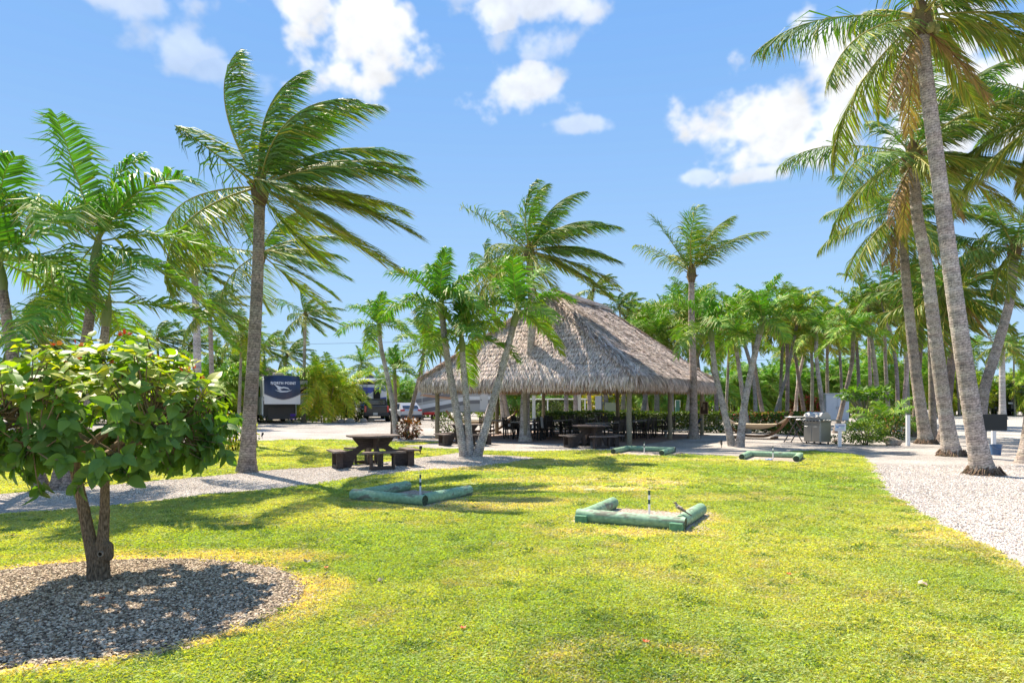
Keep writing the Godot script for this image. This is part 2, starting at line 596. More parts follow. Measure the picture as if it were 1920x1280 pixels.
var STRIP := [Vector2(-11.605, -10.174), Vector2(-9.591, -10.961), Vector2(-8.702, -11.602), Vector2(-7.898, -12.637), Vector2(-6.829, -13.874), Vector2(-5.888, -15.38), Vector2(-5.041, -16.13), Vector2(-3.671, -17.404), Vector2(-2.805, -18.895), Vector2(-1.938, -20.667), Vector2(-1.499, -21.802), Vector2(-1.568, -22.805), Vector2(-2.918, -23.341), Vector2(-3.827, -24.494), Vector2(-3.221, -25.766), Vector2(-2.514, -26.811), Vector2(-4.247, -27.178), Vector2(-5.894, -27.944), Vector2(-8.986, -28.754), Vector2(-10.404, -27.178), Vector2(-11.675, -25.766), Vector2(-11.765, -23.904), Vector2(-16.352, -21.802), Vector2(-22.406, -19.644)]
const RING := Vector2(-3.42, -5.32)
var patches := []
var bare := []

func in_ring(x: float, z: float) -> float:
	var dx := (x - RING.x) / 1.76
	var dz := (z - RING.y) / 1.42
	return sqrt(dx * dx + dz * dz) + noise.get_noise_2d(x * 60.0, z * 60.0) * 0.06

func lawn_colour(x: float, z: float) -> Color:
	# matter: living turf, yellowing turf, thatchy straw, bare soil
	var fresh := Color(0.36, 0.45, 0.14)
	var yellow := Color(0.54, 0.55, 0.21)
	var deep := Color(0.17, 0.27, 0.06)
	var straw := Color(0.72, 0.60, 0.40)
	var a := noise.get_noise_2d(x * 16.0, z * 16.0)
	var b := noise.get_noise_2d(x * 55.0 + 200.0, z * 55.0)
	var d := noise.get_noise_2d(x * 150.0, z * 150.0 + 70.0)
	var c := fresh.lerp(yellow, clampf(0.5 + a * 1.3 + b * 0.6, 0.0, 1.0))
	c = c.lerp(deep, clampf(b * 1.3 + d * 0.9 - a * 0.5 - 0.14, 0.0, 0.85))
	var dry := clampf(d * 1.1 + b * 0.7 - 0.25, 0.0, 0.7)
	for p: Array in patches:
		var q := Vector2((x - p[0]) / p[2], (z - p[1]) / p[3]).length()
		if q < 1.4:
			dry = maxf(dry, clampf((1.25 - q) * 1.6 + b * 0.9 + d * 0.6, 0.0, 1.0) * p[4])
	var rg := in_ring(x, z)
	if rg < 1.12: dry = maxf(dry, clampf((1.12 - rg) * 14.0 + d * 0.5, 0.0, 1.0))
	return c.lerp(straw, dry)

func lawn_picture() -> ImageTexture:
	# dry spots round the pits, on the worn edge and along the middle: x, z, rx, rz, strength
	patches = [[-1.9, -16.4, 1.6, 0.55, 0.8], [-0.9, -15.6, 0.9, 0.35, 0.7], [0.7, -13.6, 1.4, 0.7, 0.6], [1.9, -12.3, 1.2, 0.4, 0.85], [2.8, -13.3, 0.6, 0.8, 0.8], [0.2, -17.5, 2.0, 0.8, 0.55], [-1.1, -9.9, 1.3, 0.35, 0.75], [0.1, -10.6, 1.5, 0.5, 0.7], [1.5, -8.1, 1.0, 0.3, 0.8], [2.5, -9.3, 0.4, 0.6, 0.7], [0.9, -12.2, 1.6, 0.5, 0.6], [3.4, -11.0, 1.2, 0.4, 0.45],
		[3.0, -20.2, 0.5, 0.3, 0.8], [4.6, -18.5, 1.6, 0.6, 0.5], [5.0, -8.0, 0.7, 0.5, 0.6], [6.2, -7.2, 0.6, 0.6, 0.7], [4.6, -5.4, 0.4, 0.8, 0.6], [-3.4, -6.85, 1.6, 0.3, 0.8], [-1.6, -5.6, 0.25, 0.7, 0.7], [0.8, -6.2, 1.0, 0.3, 0.3]]
	for q: Array in [[8.333, -15.872], [7.423, -13.972], [6.704, -12.4], [6.235, -11.209], [5.903, -10.28], [5.646, -9.448], [5.415, -8.664], [5.229, -7.968], [5.052, -7.348], [4.9, -6.818], [4.807, -6.463]]:
		patches.append([q[0], q[1], 0.22, 0.22, 0.6])
	var w := 768
	var h := 640
	var im := Image.create_empty(w, h, false, Image.FORMAT_RGB8)
	for y in h:
		for x in w:
			var c := lawn_colour(-24.0 + 48.0 * (x + 0.5) / w, -40.0 * (y + 0.5) / h)
			im.set_pixel(x, y, (c * 0.95).linear_to_srgb())
	return ImageTexture.create_from_image(im)

func sheet(poly: Array, y: float, col: Color) -> Geo:
	var g := Geo.new()
	var pp := PackedVector2Array(poly)
	var ix := Geometry2D.triangulate_polygon(pp)
	for i in range(0, ix.size(), 3):
		var q := []
		for k in 3:
			q.append(pp[ix[i + k]])
		g.trin(Vector3(q[0].x, y, q[0].y), Vector3(q[1].x, y, q[1].y), Vector3(q[2].x, y, q[2].y), Vector3.UP, Vector3.UP, Vector3.UP, col, col, col,
			Vector2((q[0].x + 24.0) / 48.0, -q[0].y / 40.0), Vector2((q[1].x + 24.0) / 48.0, -q[1].y / 40.0), Vector2((q[2].x + 24.0) / 48.0, -q[2].y / 40.0))
	return g

func smooth_edge(poly: Array, step: float, wob: float) -> Array:
	var out := []
	for i in poly.size():
		var p0: Vector2 = poly[posmod(i - 1, poly.size())]
		var p1: Vector2 = poly[i]
		var p2: Vector2 = poly[(i + 1) % poly.size()]
		var p3: Vector2 = poly[(i + 2) % poly.size()]
		var l := (p2 - p1).length()
		var k := clampi(int(l / step), 1, 24)
		if l > 12.0: k = 1
		for j in k:
			var t := float(j) / k
			var q := p1.cubic_interpolate(p2, p0, p3, t) if k > 1 else p1
			if k > 1: q += Vector2(noise.get_noise_2d(q.x * 70.0, q.y * 70.0), noise.get_noise_2d(q.x * 70.0 + 500.0, q.y * 70.0)) * wob
			out.append(q)
	return out

func ground() -> void:
	var g := Geo.new()
	var s := 420.0
	var col := Color(0.69, 0.63, 0.585)
	g.trin(Vector3(-s, 0, s), Vector3(s, 0, s), Vector3(s, 0, -s), Vector3.UP, Vector3.UP, Vector3.UP, col, col, col)
	g.trin(Vector3(-s, 0, s), Vector3(s, 0, -s), Vector3(-s, 0, -s), Vector3.UP, Vector3.UP, Vector3.UP, col, col, col)
	struct("ground", g, "gravel")
	LAWN = smooth_edge(LAWN, 0.25, 0.07)
	STRIP = smooth_edge(STRIP, 0.3, 0.12)
	struct("lawn", sheet(LAWN, 0.006, Color.WHITE), "lawn")
	struct("lawn_strip", sheet(STRIP, 0.006, Color.WHITE), "lawn")
	# raised coral-gravel berm of the island bed and low mounds under the palm groups
	var mulch := []
	for i in 72:
		var an := TAU * i / 72.0
		var k := 1.0 + noise.get_noise_2d(cos(an) * 90.0, sin(an) * 90.0) * 0.05
		mulch.append(RING + Vector2(cos(an) * 1.76, sin(an) * 1.42) * k)
	struct("mulch_bed", sheet(mulch, 0.011, Color(0.30, 0.25, 0.19)), "gravel")
	g = Geo.new()
	var road := sheet([Vector2(-64.62, -27.944), Vector2(-17.947, -34.807), Vector2(-10.553, -42.213), Vector2(-2.067, -44.089), Vector2(-2.818, -60.121), Vector2(-14.588, -58.353), Vector2(-29.229, -56.686), Vector2(-114.7, -49.6)], 0.004, Color(0.60, 0.56, 0.51))
	struct("camp_road", road, "gravel")
	road = sheet([Vector2(18.491, -34.807), Vector2(19.433, -29.612), Vector2(26.758, -20.884), Vector2(72.629, -56.686), Vector2(59.182, -90.182), Vector2(45.826, -86.261)], 0.004, Color(0.72, 0.68, 0.62))
	struct("side_road", road, "gravel")
	# loose stones of the tree bed
	var stones := []
	for k in 3:
		g = Geo.new()
		var pts := []
		for q: Vector3 in [Vector3(1, 0, 0), Vector3(-1, 0, 0), Vector3(0, 1, 0), Vector3(0, -1, 0), Vector3(0, 0, 1), Vector3(0, 0, -1)]:
			pts.append((q + Vector3(rf(-0.3, 0.3), rf(-0.3, 0.3), rf(-0.3, 0.3))) * Vector3(1.0, 0.55, 0.75))
		for f: Array in [[0, 2, 4], [0, 4, 3], [0, 3, 5], [0, 5, 2], [1, 4, 2], [1, 3, 4], [1, 5, 3], [1, 2, 5]]:
			g.trio(pts[f[0]], pts[f[1]], pts[f[2]], pts[f[0]] + pts[f[1]] + pts[f[2]], Color.WHITE)
		stones.append(g.mesh())
	scatter_stones("pebbles", stones[0], 38000, func():
		var an := rf(0, TAU)
		var r := sqrt(rf(0.0, 1.0)) * 0.99
		if rng.randf() < 0.02: r = rf(0.97, 1.12)
		return Vector2(RING.x + cos(an) * 1.76 * r, RING.y + sin(an) * 1.42 * r), 0.011, 0.005, 0.0165, [Color(0.44, 0.345, 0.24), Color(0.28, 0.21, 0.14), Color(0.60, 0.49, 0.36), Color(0.17, 0.125, 0.085)], "grey and tan pebbles heaped round the foot of the broad-leaved tree")
	var lawn_poly := PackedVector2Array(LAWN)
	scatter_stones("gravel_stones", stones[1], 30000, func():
		while true:
			var z := -rf(7.0, 17.0)
			var x := rf(3.8, 0.78 * -z + 0.5)
			if not Geometry2D.is_point_in_polygon(Vector2(x, z), lawn_poly): return Vector2(x, z)
		return Vector2.ZERO, 0.0, 0.007, 0.017, [Color(0.70, 0.64, 0.58), Color(0.60, 0.52, 0.46), Color(0.78, 0.73, 0.68), Color(0.40, 0.34, 0.29)], "pale crushed shell stones loose on the gravel beside the lawn edge")
	scatter_stones("path_stones", stones[2], 24000, func():
		while true:
			var z := -rf(11.0, 20.0)
			var x := rf(-9.5, 0.6)
			if not Geometry2D.is_point_in_polygon(Vector2(x, z), lawn_poly) and not Geometry2D.is_point_in_polygon(Vector2(x, z), PackedVector2Array(STRIP)): return Vector2(x, z)
		return Vector2.ZERO, 0.0, 0.006, 0.014, [Color(0.72, 0.63, 0.54), Color(0.58, 0.48, 0.40), Color(0.80, 0.73, 0.65), Color(0.42, 0.34, 0.28)], "pale shell stones loose on the gravel island under the picnic table")

func scatter_stones(called: String, mesh: Mesh, count: int, where: Callable, y: float, lo: float, hi: float, cols: Array, label: String) -> void:
	var mm := MultiMesh.new()
	mm.transform_format = MultiMesh.TRANSFORM_3D
	mm.use_colors = true
	mm.mesh = mesh
	mm.instance_count = count
	for i in count:
		var p: Vector2 = where.call()
		var s := rf(lo, hi)
		var b := Basis.from_euler(Vector3(rf(-0.5, 0.5), rf(0, TAU), rf(-0.5, 0.5))).scaled(Vector3.ONE * s)
		mm.set_instance_transform(i, Transform3D(b, Vector3(p.x, y + s * 0.35, p.y)))
		mm.set_instance_color(i, jit(cols[rng.randi() % cols.size()], 0.15))
	var o := MultiMeshInstance3D.new()
	o.name = numbered(called)
	o.multimesh = mm
	o.material_override = M["matte"]
	add_child(o)
	tag(o, label, "gravel", "", "stuff")

func lawn_cover() -> void:
	var kinds := []
	for k in 3:
		var g := Geo.new()
		for i in 34:
			var an := rf(0, TAU)
			var r := sqrt(rf(0, 1)) * 0.075
			var p := Vector3(cos(an) * r, 0, sin(an) * r)
			var d := Vector3(rf(-0.9, 0.9), rf(0.05, 0.6), rf(-0.9, 0.9)).normalized()
			var l := rf(0.018, 0.042)
			var w := d.cross(Vector3(rf(-1, 1), 0.2, rf(-1, 1))).normalized() * rf(0.0025, 0.005)
			var col := jit(Color.WHITE * 0.92, 0.28)
			if rng.randf() < 0.12: col = col * Color(1.25, 0.95, 0.9)
			var e := p + d * l * 0.55
			var tip := e + (d + Vector3(d.x, -0.5, d.z)).normalized() * l * 0.5
			g.quad(p - w, p + w, e + w, e - w, col)
			g.tri(e - w, e + w, tip, col)
		kinds.append(g.mesh())
	var lawn_poly := PackedVector2Array(LAWN)
	var strip_poly := PackedVector2Array(STRIP)
	var bands := [[3.4, 7.0, 620.0, 0.8, 1.2], [7.0, 12.0, 300.0, 1.0, 1.5], [12.0, 21.5, 75.0, 1.6, 2.2], [21.5, 33.0, 22.0, 2.2, 3.0]]
	for k in 3:
		var tr := []
		var cl := []
		for b: Array in bands:
			var area: float = 0.8 * (b[1] * b[1] - b[0] * b[0]) + 1.0
			for i in int(area * b[2] / 3.0):
				var z := -sqrt(rf(b[0] * b[0], b[1] * b[1]))
				var x := rf(-0.8, 0.8) * -z
				var q := Vector2(x, z)
				if not (Geometry2D.is_point_in_polygon(q, lawn_poly) or Geometry2D.is_point_in_polygon(q, strip_poly)): continue
				if in_ring(x, z) < 1.0: continue
				var hit := false
				for e: Array in bare:
					if absf((q - e[0]).rotated(e[3]).x) < e[1] and absf((q - e[0]).rotated(e[3]).y) < e[2]: hit = true
				if hit: continue
				var c := lawn_colour(x, z)
				if c.r > 0.6 and rng.randf() < 0.45: continue
				var s := rf(b[3], b[4])
				var hs := s * rf(0.75, 1.25) * (1.0 + 0.5 * noise.get_noise_2d(x * 90.0, z * 90.0))
				tr.append(Transform3D(Basis(Vector3.UP, rf(0, TAU)).scaled(Vector3(s, hs / sqrt(s), s)), Vector3(x, 0.006, z)))
				var cc := jit(c * 1.22, 0.2)
				var weed := noise.get_noise_2d(x * 210.0 + 50.0, z * 210.0)
				if weed > 0.36 and rng.randf() < 0.55: cc = jit(Color(0.20, 0.30, 0.10), 0.25)
				cl.append(cc)
		var mm := MultiMesh.new()
		mm.transform_format = MultiMesh.TRANSFORM_3D
		mm.use_colors = true
		mm.mesh = kinds[k]
		mm.instance_count = tr.size()
		for i in tr.size():
			mm.set_instance_transform(i, tr[i])
			mm.set_instance_color(i, cl[i])
		var o := MultiMeshInstance3D.new()
		o.name = numbered("grass")
		o.multimesh = mm
		o.material_override = M["grass_blade"]
		add_child(o)
		tag(o, ["short yellow green turf blades over the whole lawn", "fine grass tufts mixed through the lawn", "springy low turf tufts mixed into the lawn"][k], "grass", "lawn turf", "stuff")

# ---------------------------------------------------------------- thatched hut
const HUT := Vector3(4.26, 0, -24.8)
const E1 := Vector3(-0.858, 0, -0.514)
const E2 := Vector3(0.514, 0, -0.858)
const L1 := 8.7
const L2 := 9.6

func at_hut(a: float, b: float, y := 0.0) -> Vector3:
	return HUT + E1 * a + E2 * b + Vector3.UP * y

func hut() -> void:
	var t := thing("thatched_hut", "large open-sided tiki hut with a grey palm-thatch hip roof on timber posts", "hut", HUT)
	var o := HUT
	var ov := 0.5
	var ey := 2.52
	var ry := 6.15
	var a := at_hut(-ov, -ov, ey) - o
	var b := at_hut(L1 + ov, -ov, ey) - o
	var c := at_hut(L1 + ov, L2 + ov, ey) - o
	var d := at_hut(-ov, L2 + ov, ey) - o
	var r0 := at_hut(L1 * 0.5, L2 * 0.5 - 2.6, ry) - o
	var r1 := at_hut(L1 * 0.5, L2 * 0.5 + 3.1, ry) - o
	# floor slab
	var g := Geo.new()
	var fl := []
	for q: Array in [[-0.3, -0.3], [L1 + 0.3, -0.3], [L1 + 0.3, L2 + 0.3], [-0.3, L2 + 0.3]]:
		var p := at_hut(q[0], q[1])
		fl.append(Vector2(p.x, p.z))
	struct("paving", sheet(fl, 0.012, Color(0.48, 0.36, 0.31)), "stone")
	# posts
	for q: Array in [[0, 0], [L1 * 0.5, 0], [L1, 0], [0, L2 * 0.49], [L1, L2 * 0.5], [0, L2], [L1 * 0.5, L2], [L1, L2]]:
		g = Geo.new()
		var p := at_hut(q[0], q[1]) - o
		var pts := []
		var rad := []
		for i in 9:
			pts.append(p + Vector3(sin(i * 1.3 + q[0]) * 0.008, i * 2.5 / 8.0, cos(i * 1.7 + q[1]) * 0.008))
			rad.append(0.098 - i * 0.001 + rf(-0.002, 0.002))
		g.tube(pts, rad, 12, [jit(Color(0.42, 0.36, 0.24), 0.08)])
		part(t, "post", g, "wood")
	# ring beams and rafters
	var hy := 2.46
	var cs := [at_hut(0, 0, hy) - o, at_hut(L1, 0, hy) - o, at_hut(L1, L2, hy) - o, at_hut(0, L2, hy) - o]
	for i in 4:
		g = Geo.new()
		var u: Vector3 = (cs[(i + 1) % 4] - cs[i]).normalized() * 0.3
		g.tube([cs[i] - u, cs[(i + 1) % 4] + u], [0.085, 0.085], 10, [Color(0.25, 0.2, 0.13)])
		part(t, "beam", g, "wood")
	var faces := [[a, b, r0, r0], [b, c, r1, r0], [c, d, r1, r1], [d, a, r0, r1]]
	for f: Array in faces:
		var k := 9
		for i in k:
			var w := (i + 0.5) / k
			var lo: Vector3 = f[0].lerp(f[1], w)
			var hi: Vector3
			var l0: float = f[0].distance_to(f[1])
			if f[2] == f[3]:
				hi = f[2] if absf(w - 0.5) < 0.06 else lo.lerp(f[2], 1.0)
				hi = lo.lerp(Vector3(f[2].x, f[2].y, f[2].z), 0.97)
			else:
				hi = lo.lerp(f[3].lerp(f[2], w), 0.97)
			g = Geo.new()
			g.tube([lo + Vector3(0, -0.1, 0), hi + Vector3(0, -0.16, 0)], [0.045, 0.04], 7, [Color(0.24, 0.19, 0.12)])
			part(t, "rafter", g, "wood")
	# roof deck with thickness: lower and upper skins
	g = Geo.new()
	for f: Array in faces:
		for dy: float in [-0.02, 0.06]:
			var up := Vector3.UP * dy
			var col := Color(0.30, 0.24, 0.18)
			g.trio(f[0] + up, f[1] + up, f[2] + up, Vector3.UP * signf(dy), col)
			if f[2] != f[3]: g.trio(f[0] + up, f[2] + up, f[3] + up, Vector3.UP * signf(dy), col)
	part(t, "roof_deck", g, "thatch")
	# thatch, one mass of strands per slope, laid in overlapping courses
	for f: Array in faces:
		g = Geo.new()
		thatch(g, f[0], f[1], f[2], f[3])
		var p := part(t, "thatch", g, "thatch")
		p.set_meta("kind", "stuff")
	# hips and ridge covered with extra bundles
	g = Geo.new()
	for hp: Array in [[a, r0], [b, r0], [c, r1], [d, r1]]:
		var dir: Vector3 = (hp[0] - hp[1]).normalized()
		var side := dir.cross(Vector3.UP).normalized()
		var n := side.cross(dir)
		if n.y < 0.0: n = -n
		var len: float = hp[0].distance_to(hp[1])
		for i in int(len * 300.0):
			var p: Vector3 = hp[1].lerp(hp[0], rf(0.0, 1.0)) + side * rf(-0.28, 0.28)
			p += n * (0.10 - absf((p - hp[1]).dot(side)) * 0.45)
			var dd := (dir + side * signf((p - hp[1]).dot(side)) * rf(0.0, 0.7) + Vector3(rf(-0.2, 0.2), 0, rf(-0.2, 0.2))).normalized()
			strand(g, p, dd, n, rf(0.22, 0.4), rf(0.008, 0.018), rf(0.1, 1.0), thatch_colour())
	part(t, "hip_thatch", g, "thatch").set_meta("kind", "stuff")
	var rd := (r1 - r0).normalized()
	var rs := rd.cross(Vector3.UP).normalized()
	for sd: float in [-1.0, 1.0]:
		for row in 3:
			var n := 6
			for i in n:
				g = Geo.new()
				var p0 := r0.lerp(r1, float(i) / n - 0.02) + rs * sd * (0.06 + row * 0.13) + Vector3.UP * (0.19 - row * 0.105)
				var p1 := r0.lerp(r1, float(i + 1) / n + 0.05) + rs * sd * (0.06 + row * 0.13 + rf(-0.02, 0.02)) + Vector3.UP * (0.21 - row * 0.105 + rf(-0.02, 0.03))
				g.tube([p0, p0.lerp(p1, 0.5) + Vector3.UP * rf(0, 0.03), p1], [0.035, 0.04, 0.03], 6, [jit(Color(0.60, 0.55, 0.52), 0.25)])
				part(t, "ridge_pole", g, "wood")
	# framed notice on the far right post and a fan lamp under the beam
	var sg := thing("framed_notice", "small wood-framed notice hung on the far right hut post", "sign", at_hut(-0.12, L2 - 0.05, 1.3), atan2(-0.26, 0.96))
	g = Geo.new()
	g.box(Vector3.ZERO, Vector3(0.34, 0.56, 0.02), Color(0.10, 0.06, 0.04), 0.004)
	part(sg, "board", g, "wood")
	g = Geo.new()
	for s: float in [-1.0, 1.0]:
		g.box(Vector3(s * 0.18, 0, 0.008), Vector3(0.035, 0.62, 0.035), Color(0.55, 0.38, 0.2), 0.006)
		g.box(Vector3(0, s * 0.293, 0.008), Vector3(0.324, 0.035, 0.033), Color(0.55, 0.38, 0.2), 0.006)
	part(sg, "frame", g, "wood")
	g = Geo.new()
	g.box(Vector3(0, 0.05, 0.014), Vector3(0.1, 0.3, 0.006), Color(0.35, 0.26, 0.16), 0.002)
	part(sg, "print", g, "wood")

func thatch_colour() -> Color:
	var w := rng.randf()
	var c := Color(0.71, 0.61, 0.55)
	if w < 0.3: c = Color(0.82, 0.70, 0.62)
	elif w < 0.58: c = Color(0.34, 0.28, 0.25)
	elif w < 0.66: c = Color(0.62, 0.50, 0.41)
	return jit(c, 0.18)

func strand(g: Geo, p: Vector3, d: Vector3, n: Vector3, l: float, w: float, lift: float, col: Color) -> void:
	var s := d.cross(n).normalized()
	s = (s + n * rf(-0.3, 0.3)).normalized() * w
	var e := p + d * l * 0.5 + n * lift * 0.05
	var tip := e + (d + n * (lift * 0.16 - 0.06)).normalized() * l * 0.5
	g.quad(p - s, p + s, e + s, e - s, col)
	g.tri(e - s, e + s, tip, col)

func thatch(g: Geo, a: Vector3, b: Vector3, c: Vector3, d: Vector3) -> void:
	var n := (b - a).cross((c + d) * 0.5 - a).normalized()
	if n.y < 0.0: n = -n
	var down := (Vector3.DOWN - n * Vector3.DOWN.dot(n)).normalized()
	var eave := (b - a)
	var base := eave.length()
	eave /= base
	var topw := c.distance_to(d)
	var slope := absf(((c - a) - eave * (c - a).dot(eave)).length())
	var lt := (d - a).dot(eave)
	var rows := int(slope / 0.2)
	for r in rows:
		var h := (r + 0.5) / rows
		var w := lerpf(base, topw, h)
		var x0 := lt * h
		var tone := rf(0.92, 1.06)
		for i in int(w * 122.0):
			var x := x0 + rf(0.0, w)
			var hh := h * slope + rf(-0.055, 0.055) + 0.05 * noise.get_noise_2d(x * 25.0, r * 40.0)
			var tuft := noise.get_noise_2d(x * 60.0, hh * 45.0 + n.x * 300.0)
			var p := a + eave * x - down * hh + n * (0.07 + 0.03 * tuft)
			var dd := (down + eave * (rf(-0.4, 0.4) + tuft * 0.2)).normalized()
			var col := thatch_colour()
			strand(g, p, dd, n, rf(0.18, 0.3), rf(0.006, 0.015), rf(0.2, 0.9) + tuft * 0.5, col * tone)
	# drooping fringe along the eave; old under-layers are browner
	for i in int(base * 950.0):
		var x := rf(-0.05, base + 0.05)
		var k := rng.randf()
		var hang := rng.randf()
		var flat := Vector3(down.x, 0, down.z).normalized()
		var p := a + eave * x - down * 0.55 * (1.0 - hang) * rng.randf() + n * 0.1 * (1.0 - hang) + flat * (0.15 * sin(hang * 3.0) - 0.2 * k * k) + Vector3.DOWN * 0.36 * hang
		var dd := (down * 1.2 * (1.0 - hang) + Vector3.DOWN * (0.35 + hang) + eave * rf(-0.35, 0.35)).normalized()
		var col := thatch_colour()
		if k > 0.62 and hang > 0.55: col = jit(Color(0.46, 0.30, 0.16), 0.3)
		strand(g, p, dd, n, rf(0.2, 0.32), rf(0.007, 0.017), rf(0, 0.4), col)

# ---------------------------------------------------------------- leaf masses
# leaves in a rounded block; sx, sy, sz half sizes, y from the ground
func leaf_mass(g: Geo, ce: Vector3, half: Vector3, count: int, ls: float, cols: Array, boxy := 0.0, shell := 0.55) -> void:
	for i in count:
		var d := Vector3(rf(-1, 1), rf(-1, 1), rf(-1, 1))
		if d.length() < 0.05: continue
		var sph := d.normalized()
		var bx := d / maxf(absf(d.x), maxf(absf(d.y), absf(d.z)))
		var o := sph.lerp(bx, boxy)
		var r := pow(rng.randf(), 0.33) * (1.0 - shell) + shell * sqrt(rng.randf())
		r *= 1.0 + 0.28 * noise.get_noise_3d(o.x * 90.0 + ce.x * 40.0, o.y * 90.0, o.z * 90.0 + ce.z * 30.0)
		var p := ce + o * half * r
		var dir := (o + Vector3(rf(-0.9, 0.9), rf(-0.7, 0.5), rf(-0.9, 0.9))).normalized()
		var s := dir.cross(Vector3(rf(-1, 1), 1.0, rf(-1, 1))).normalized()
		var l := ls * rf(0.7, 1.35)
		var w := l * rf(0.2, 0.3)
		var nn := s.cross(dir)
		var col: Color = jit(cols[rng.randi() % cols.size()], 0.22)
		var mid := p + dir * l * 0.5 + nn * l * 0.06
		var tip := p + dir * l
		g.tri(p, mid + s * w, tip, col)
		g.tri(p, tip, mid - s * w - nn * l * 0.03, col)

const GREEN := [Color(0.065, 0.145, 0.029), Color(0.087, 0.189, 0.032), Color(0.051, 0.109, 0.026), Color(0.145, 0.246, 0.043)]
const DARK := [Color(0.036, 0.087, 0.022), Color(0.051, 0.109, 0.026), Color(0.072, 0.131, 0.029), Color(0.131, 0.174, 0.043)]
const LIGHT := [Color(0.189, 0.290, 0.043), Color(0.246, 0.334, 0.051), Color(0.116, 0.217, 0.036), Color(0.319, 0.362, 0.058)]
const GOLD := [Color(0.725, 0.580, 0.029), Color(0.609, 0.522, 0.043), Color(0.319, 0.362, 0.043), Color(0.652, 0.377, 0.043), Color(0.174, 0.261, 0.043)]
const RED := [Color(0.435, 0.043, 0.058), Color(0.290, 0.029, 0.043), Color(0.551, 0.102, 0.072), Color(0.145, 0.131, 0.043)]
const COPPER := [Color(0.232, 0.072, 0.043), Color(0.145, 0.043, 0.036), Color(0.348, 0.131, 0.058), Color(0.102, 0.102, 0.036)]

func hedge(called: String, label: String, pts: Array, w: float, h: float, cols: Array, ls: float, dens: float, bloom: Array) -> Node3D:
	var t := thing(called, label, "hedge", pts[0])
	var g := Geo.new()
	var stem := Geo.new()
	var fl := Geo.new()
	for i in pts.size() - 1:
		var a: Vector3 = pts[i] - pts[0]
		var b: Vector3 = pts[i + 1] - pts[0]
		var l := a.distance_to(b)
		var dir := (b - a) / l
		var out := dir.cross(Vector3.UP)
		for k in int(l * dens):
			var face := rng.randf()
			var y := rf(0.03, h)
			var x := rf(-0.5, 0.5) * w
			if face < 0.38: x = w * 0.5 * signf(rf(-1, 1))
			elif face < 0.7: y = h
			var p := a + dir * rf(0, l)
			var bump := noise.get_noise_3d((p.x + pts[0].x) * 60.0, y * 70.0, x * 60.0)
			p += out * x * (1.0 + bump * 0.3) + Vector3.UP * y * (1.0 + bump * 0.13)
			leaf_mass(g, p, Vector3.ONE * 0.03, 1, ls, cols)
			if bloom.size() and rng.randf() < 0.03: leaf_mass(fl, p + Vector3.UP * 0.03 - Vector3(0, 0, -0.05), Vector3.ONE * 0.05, 4, ls * 0.7, bloom)
		for k in int(l * 3.0):
			var p := a + dir * rf(0, l) + out * rf(-0.3, 0.3) * w
			stem.tube([p, p + Vector3(rf(-0.2, 0.2), h * 0.8, rf(-0.2, 0.2))], [0.016, 0.006], 5, [Color(0.14, 0.11, 0.08)], false)
	part(t, "foliage", g, "leaf").set_meta("kind", "stuff")
	part(t, "stems", stem, "bark").set_meta("kind", "stuff")
	if bloom.size(): part(t, "blossoms", fl, "flower").set_meta("kind", "stuff")
	return t

func hedges() -> void:
	hedge("clipped_hedge", "long dark green clipped hedge running behind the thatched hut", [Vector3(1.52, 0, -38.902), Vector3(5.167, 0, -38.902)] + [Vector3(8.0, 0, -36.5), Vector3(10.9, 0, -35.2)], 0.7, 1.0, DARK + [Color(0.16, 0.2, 0.04)], 0.11, 2200.0, [])
	hedge("flowering_hedge", "low hedge with red blossoms beside the hammock and the grill", [Vector3(11.0, 0, -35.0), Vector3(13.286, 0, -35.429), Vector3(14.073, 0, -31.492)], 0.8, 1.0, DARK + GREEN, 0.11, 2000.0, [Color(0.6, 0.05, 0.06), Color(0.55, 0.09, 0.03), Color(0.7, 0.12, 0.12)])
	hedge("vine_fence_hedge", "tall vine-covered hedge below a white rail behind the hut", [Vector3(1.107, 0, -56.686), Vector3(5.846, 0, -56.686)], 0.5, 1.75, [Color(0.12, 0.15, 0.09), Color(0.09, 0.13, 0.06), Color(0.2, 0.21, 0.14)], 0.14, 1500.0, [])
	hedge("white_hedge", "pale silvery hedge beside the parked silver car", [Vector3(-12.289, 0, -70.857), Vector3(-9.411, 0, -70.857)], 1.2, 1.9, [Color(0.4, 0.42, 0.3), Color(0.2, 0.26, 0.1), Color(0.5, 0.5, 0.42)], 0.12, 500.0, [])

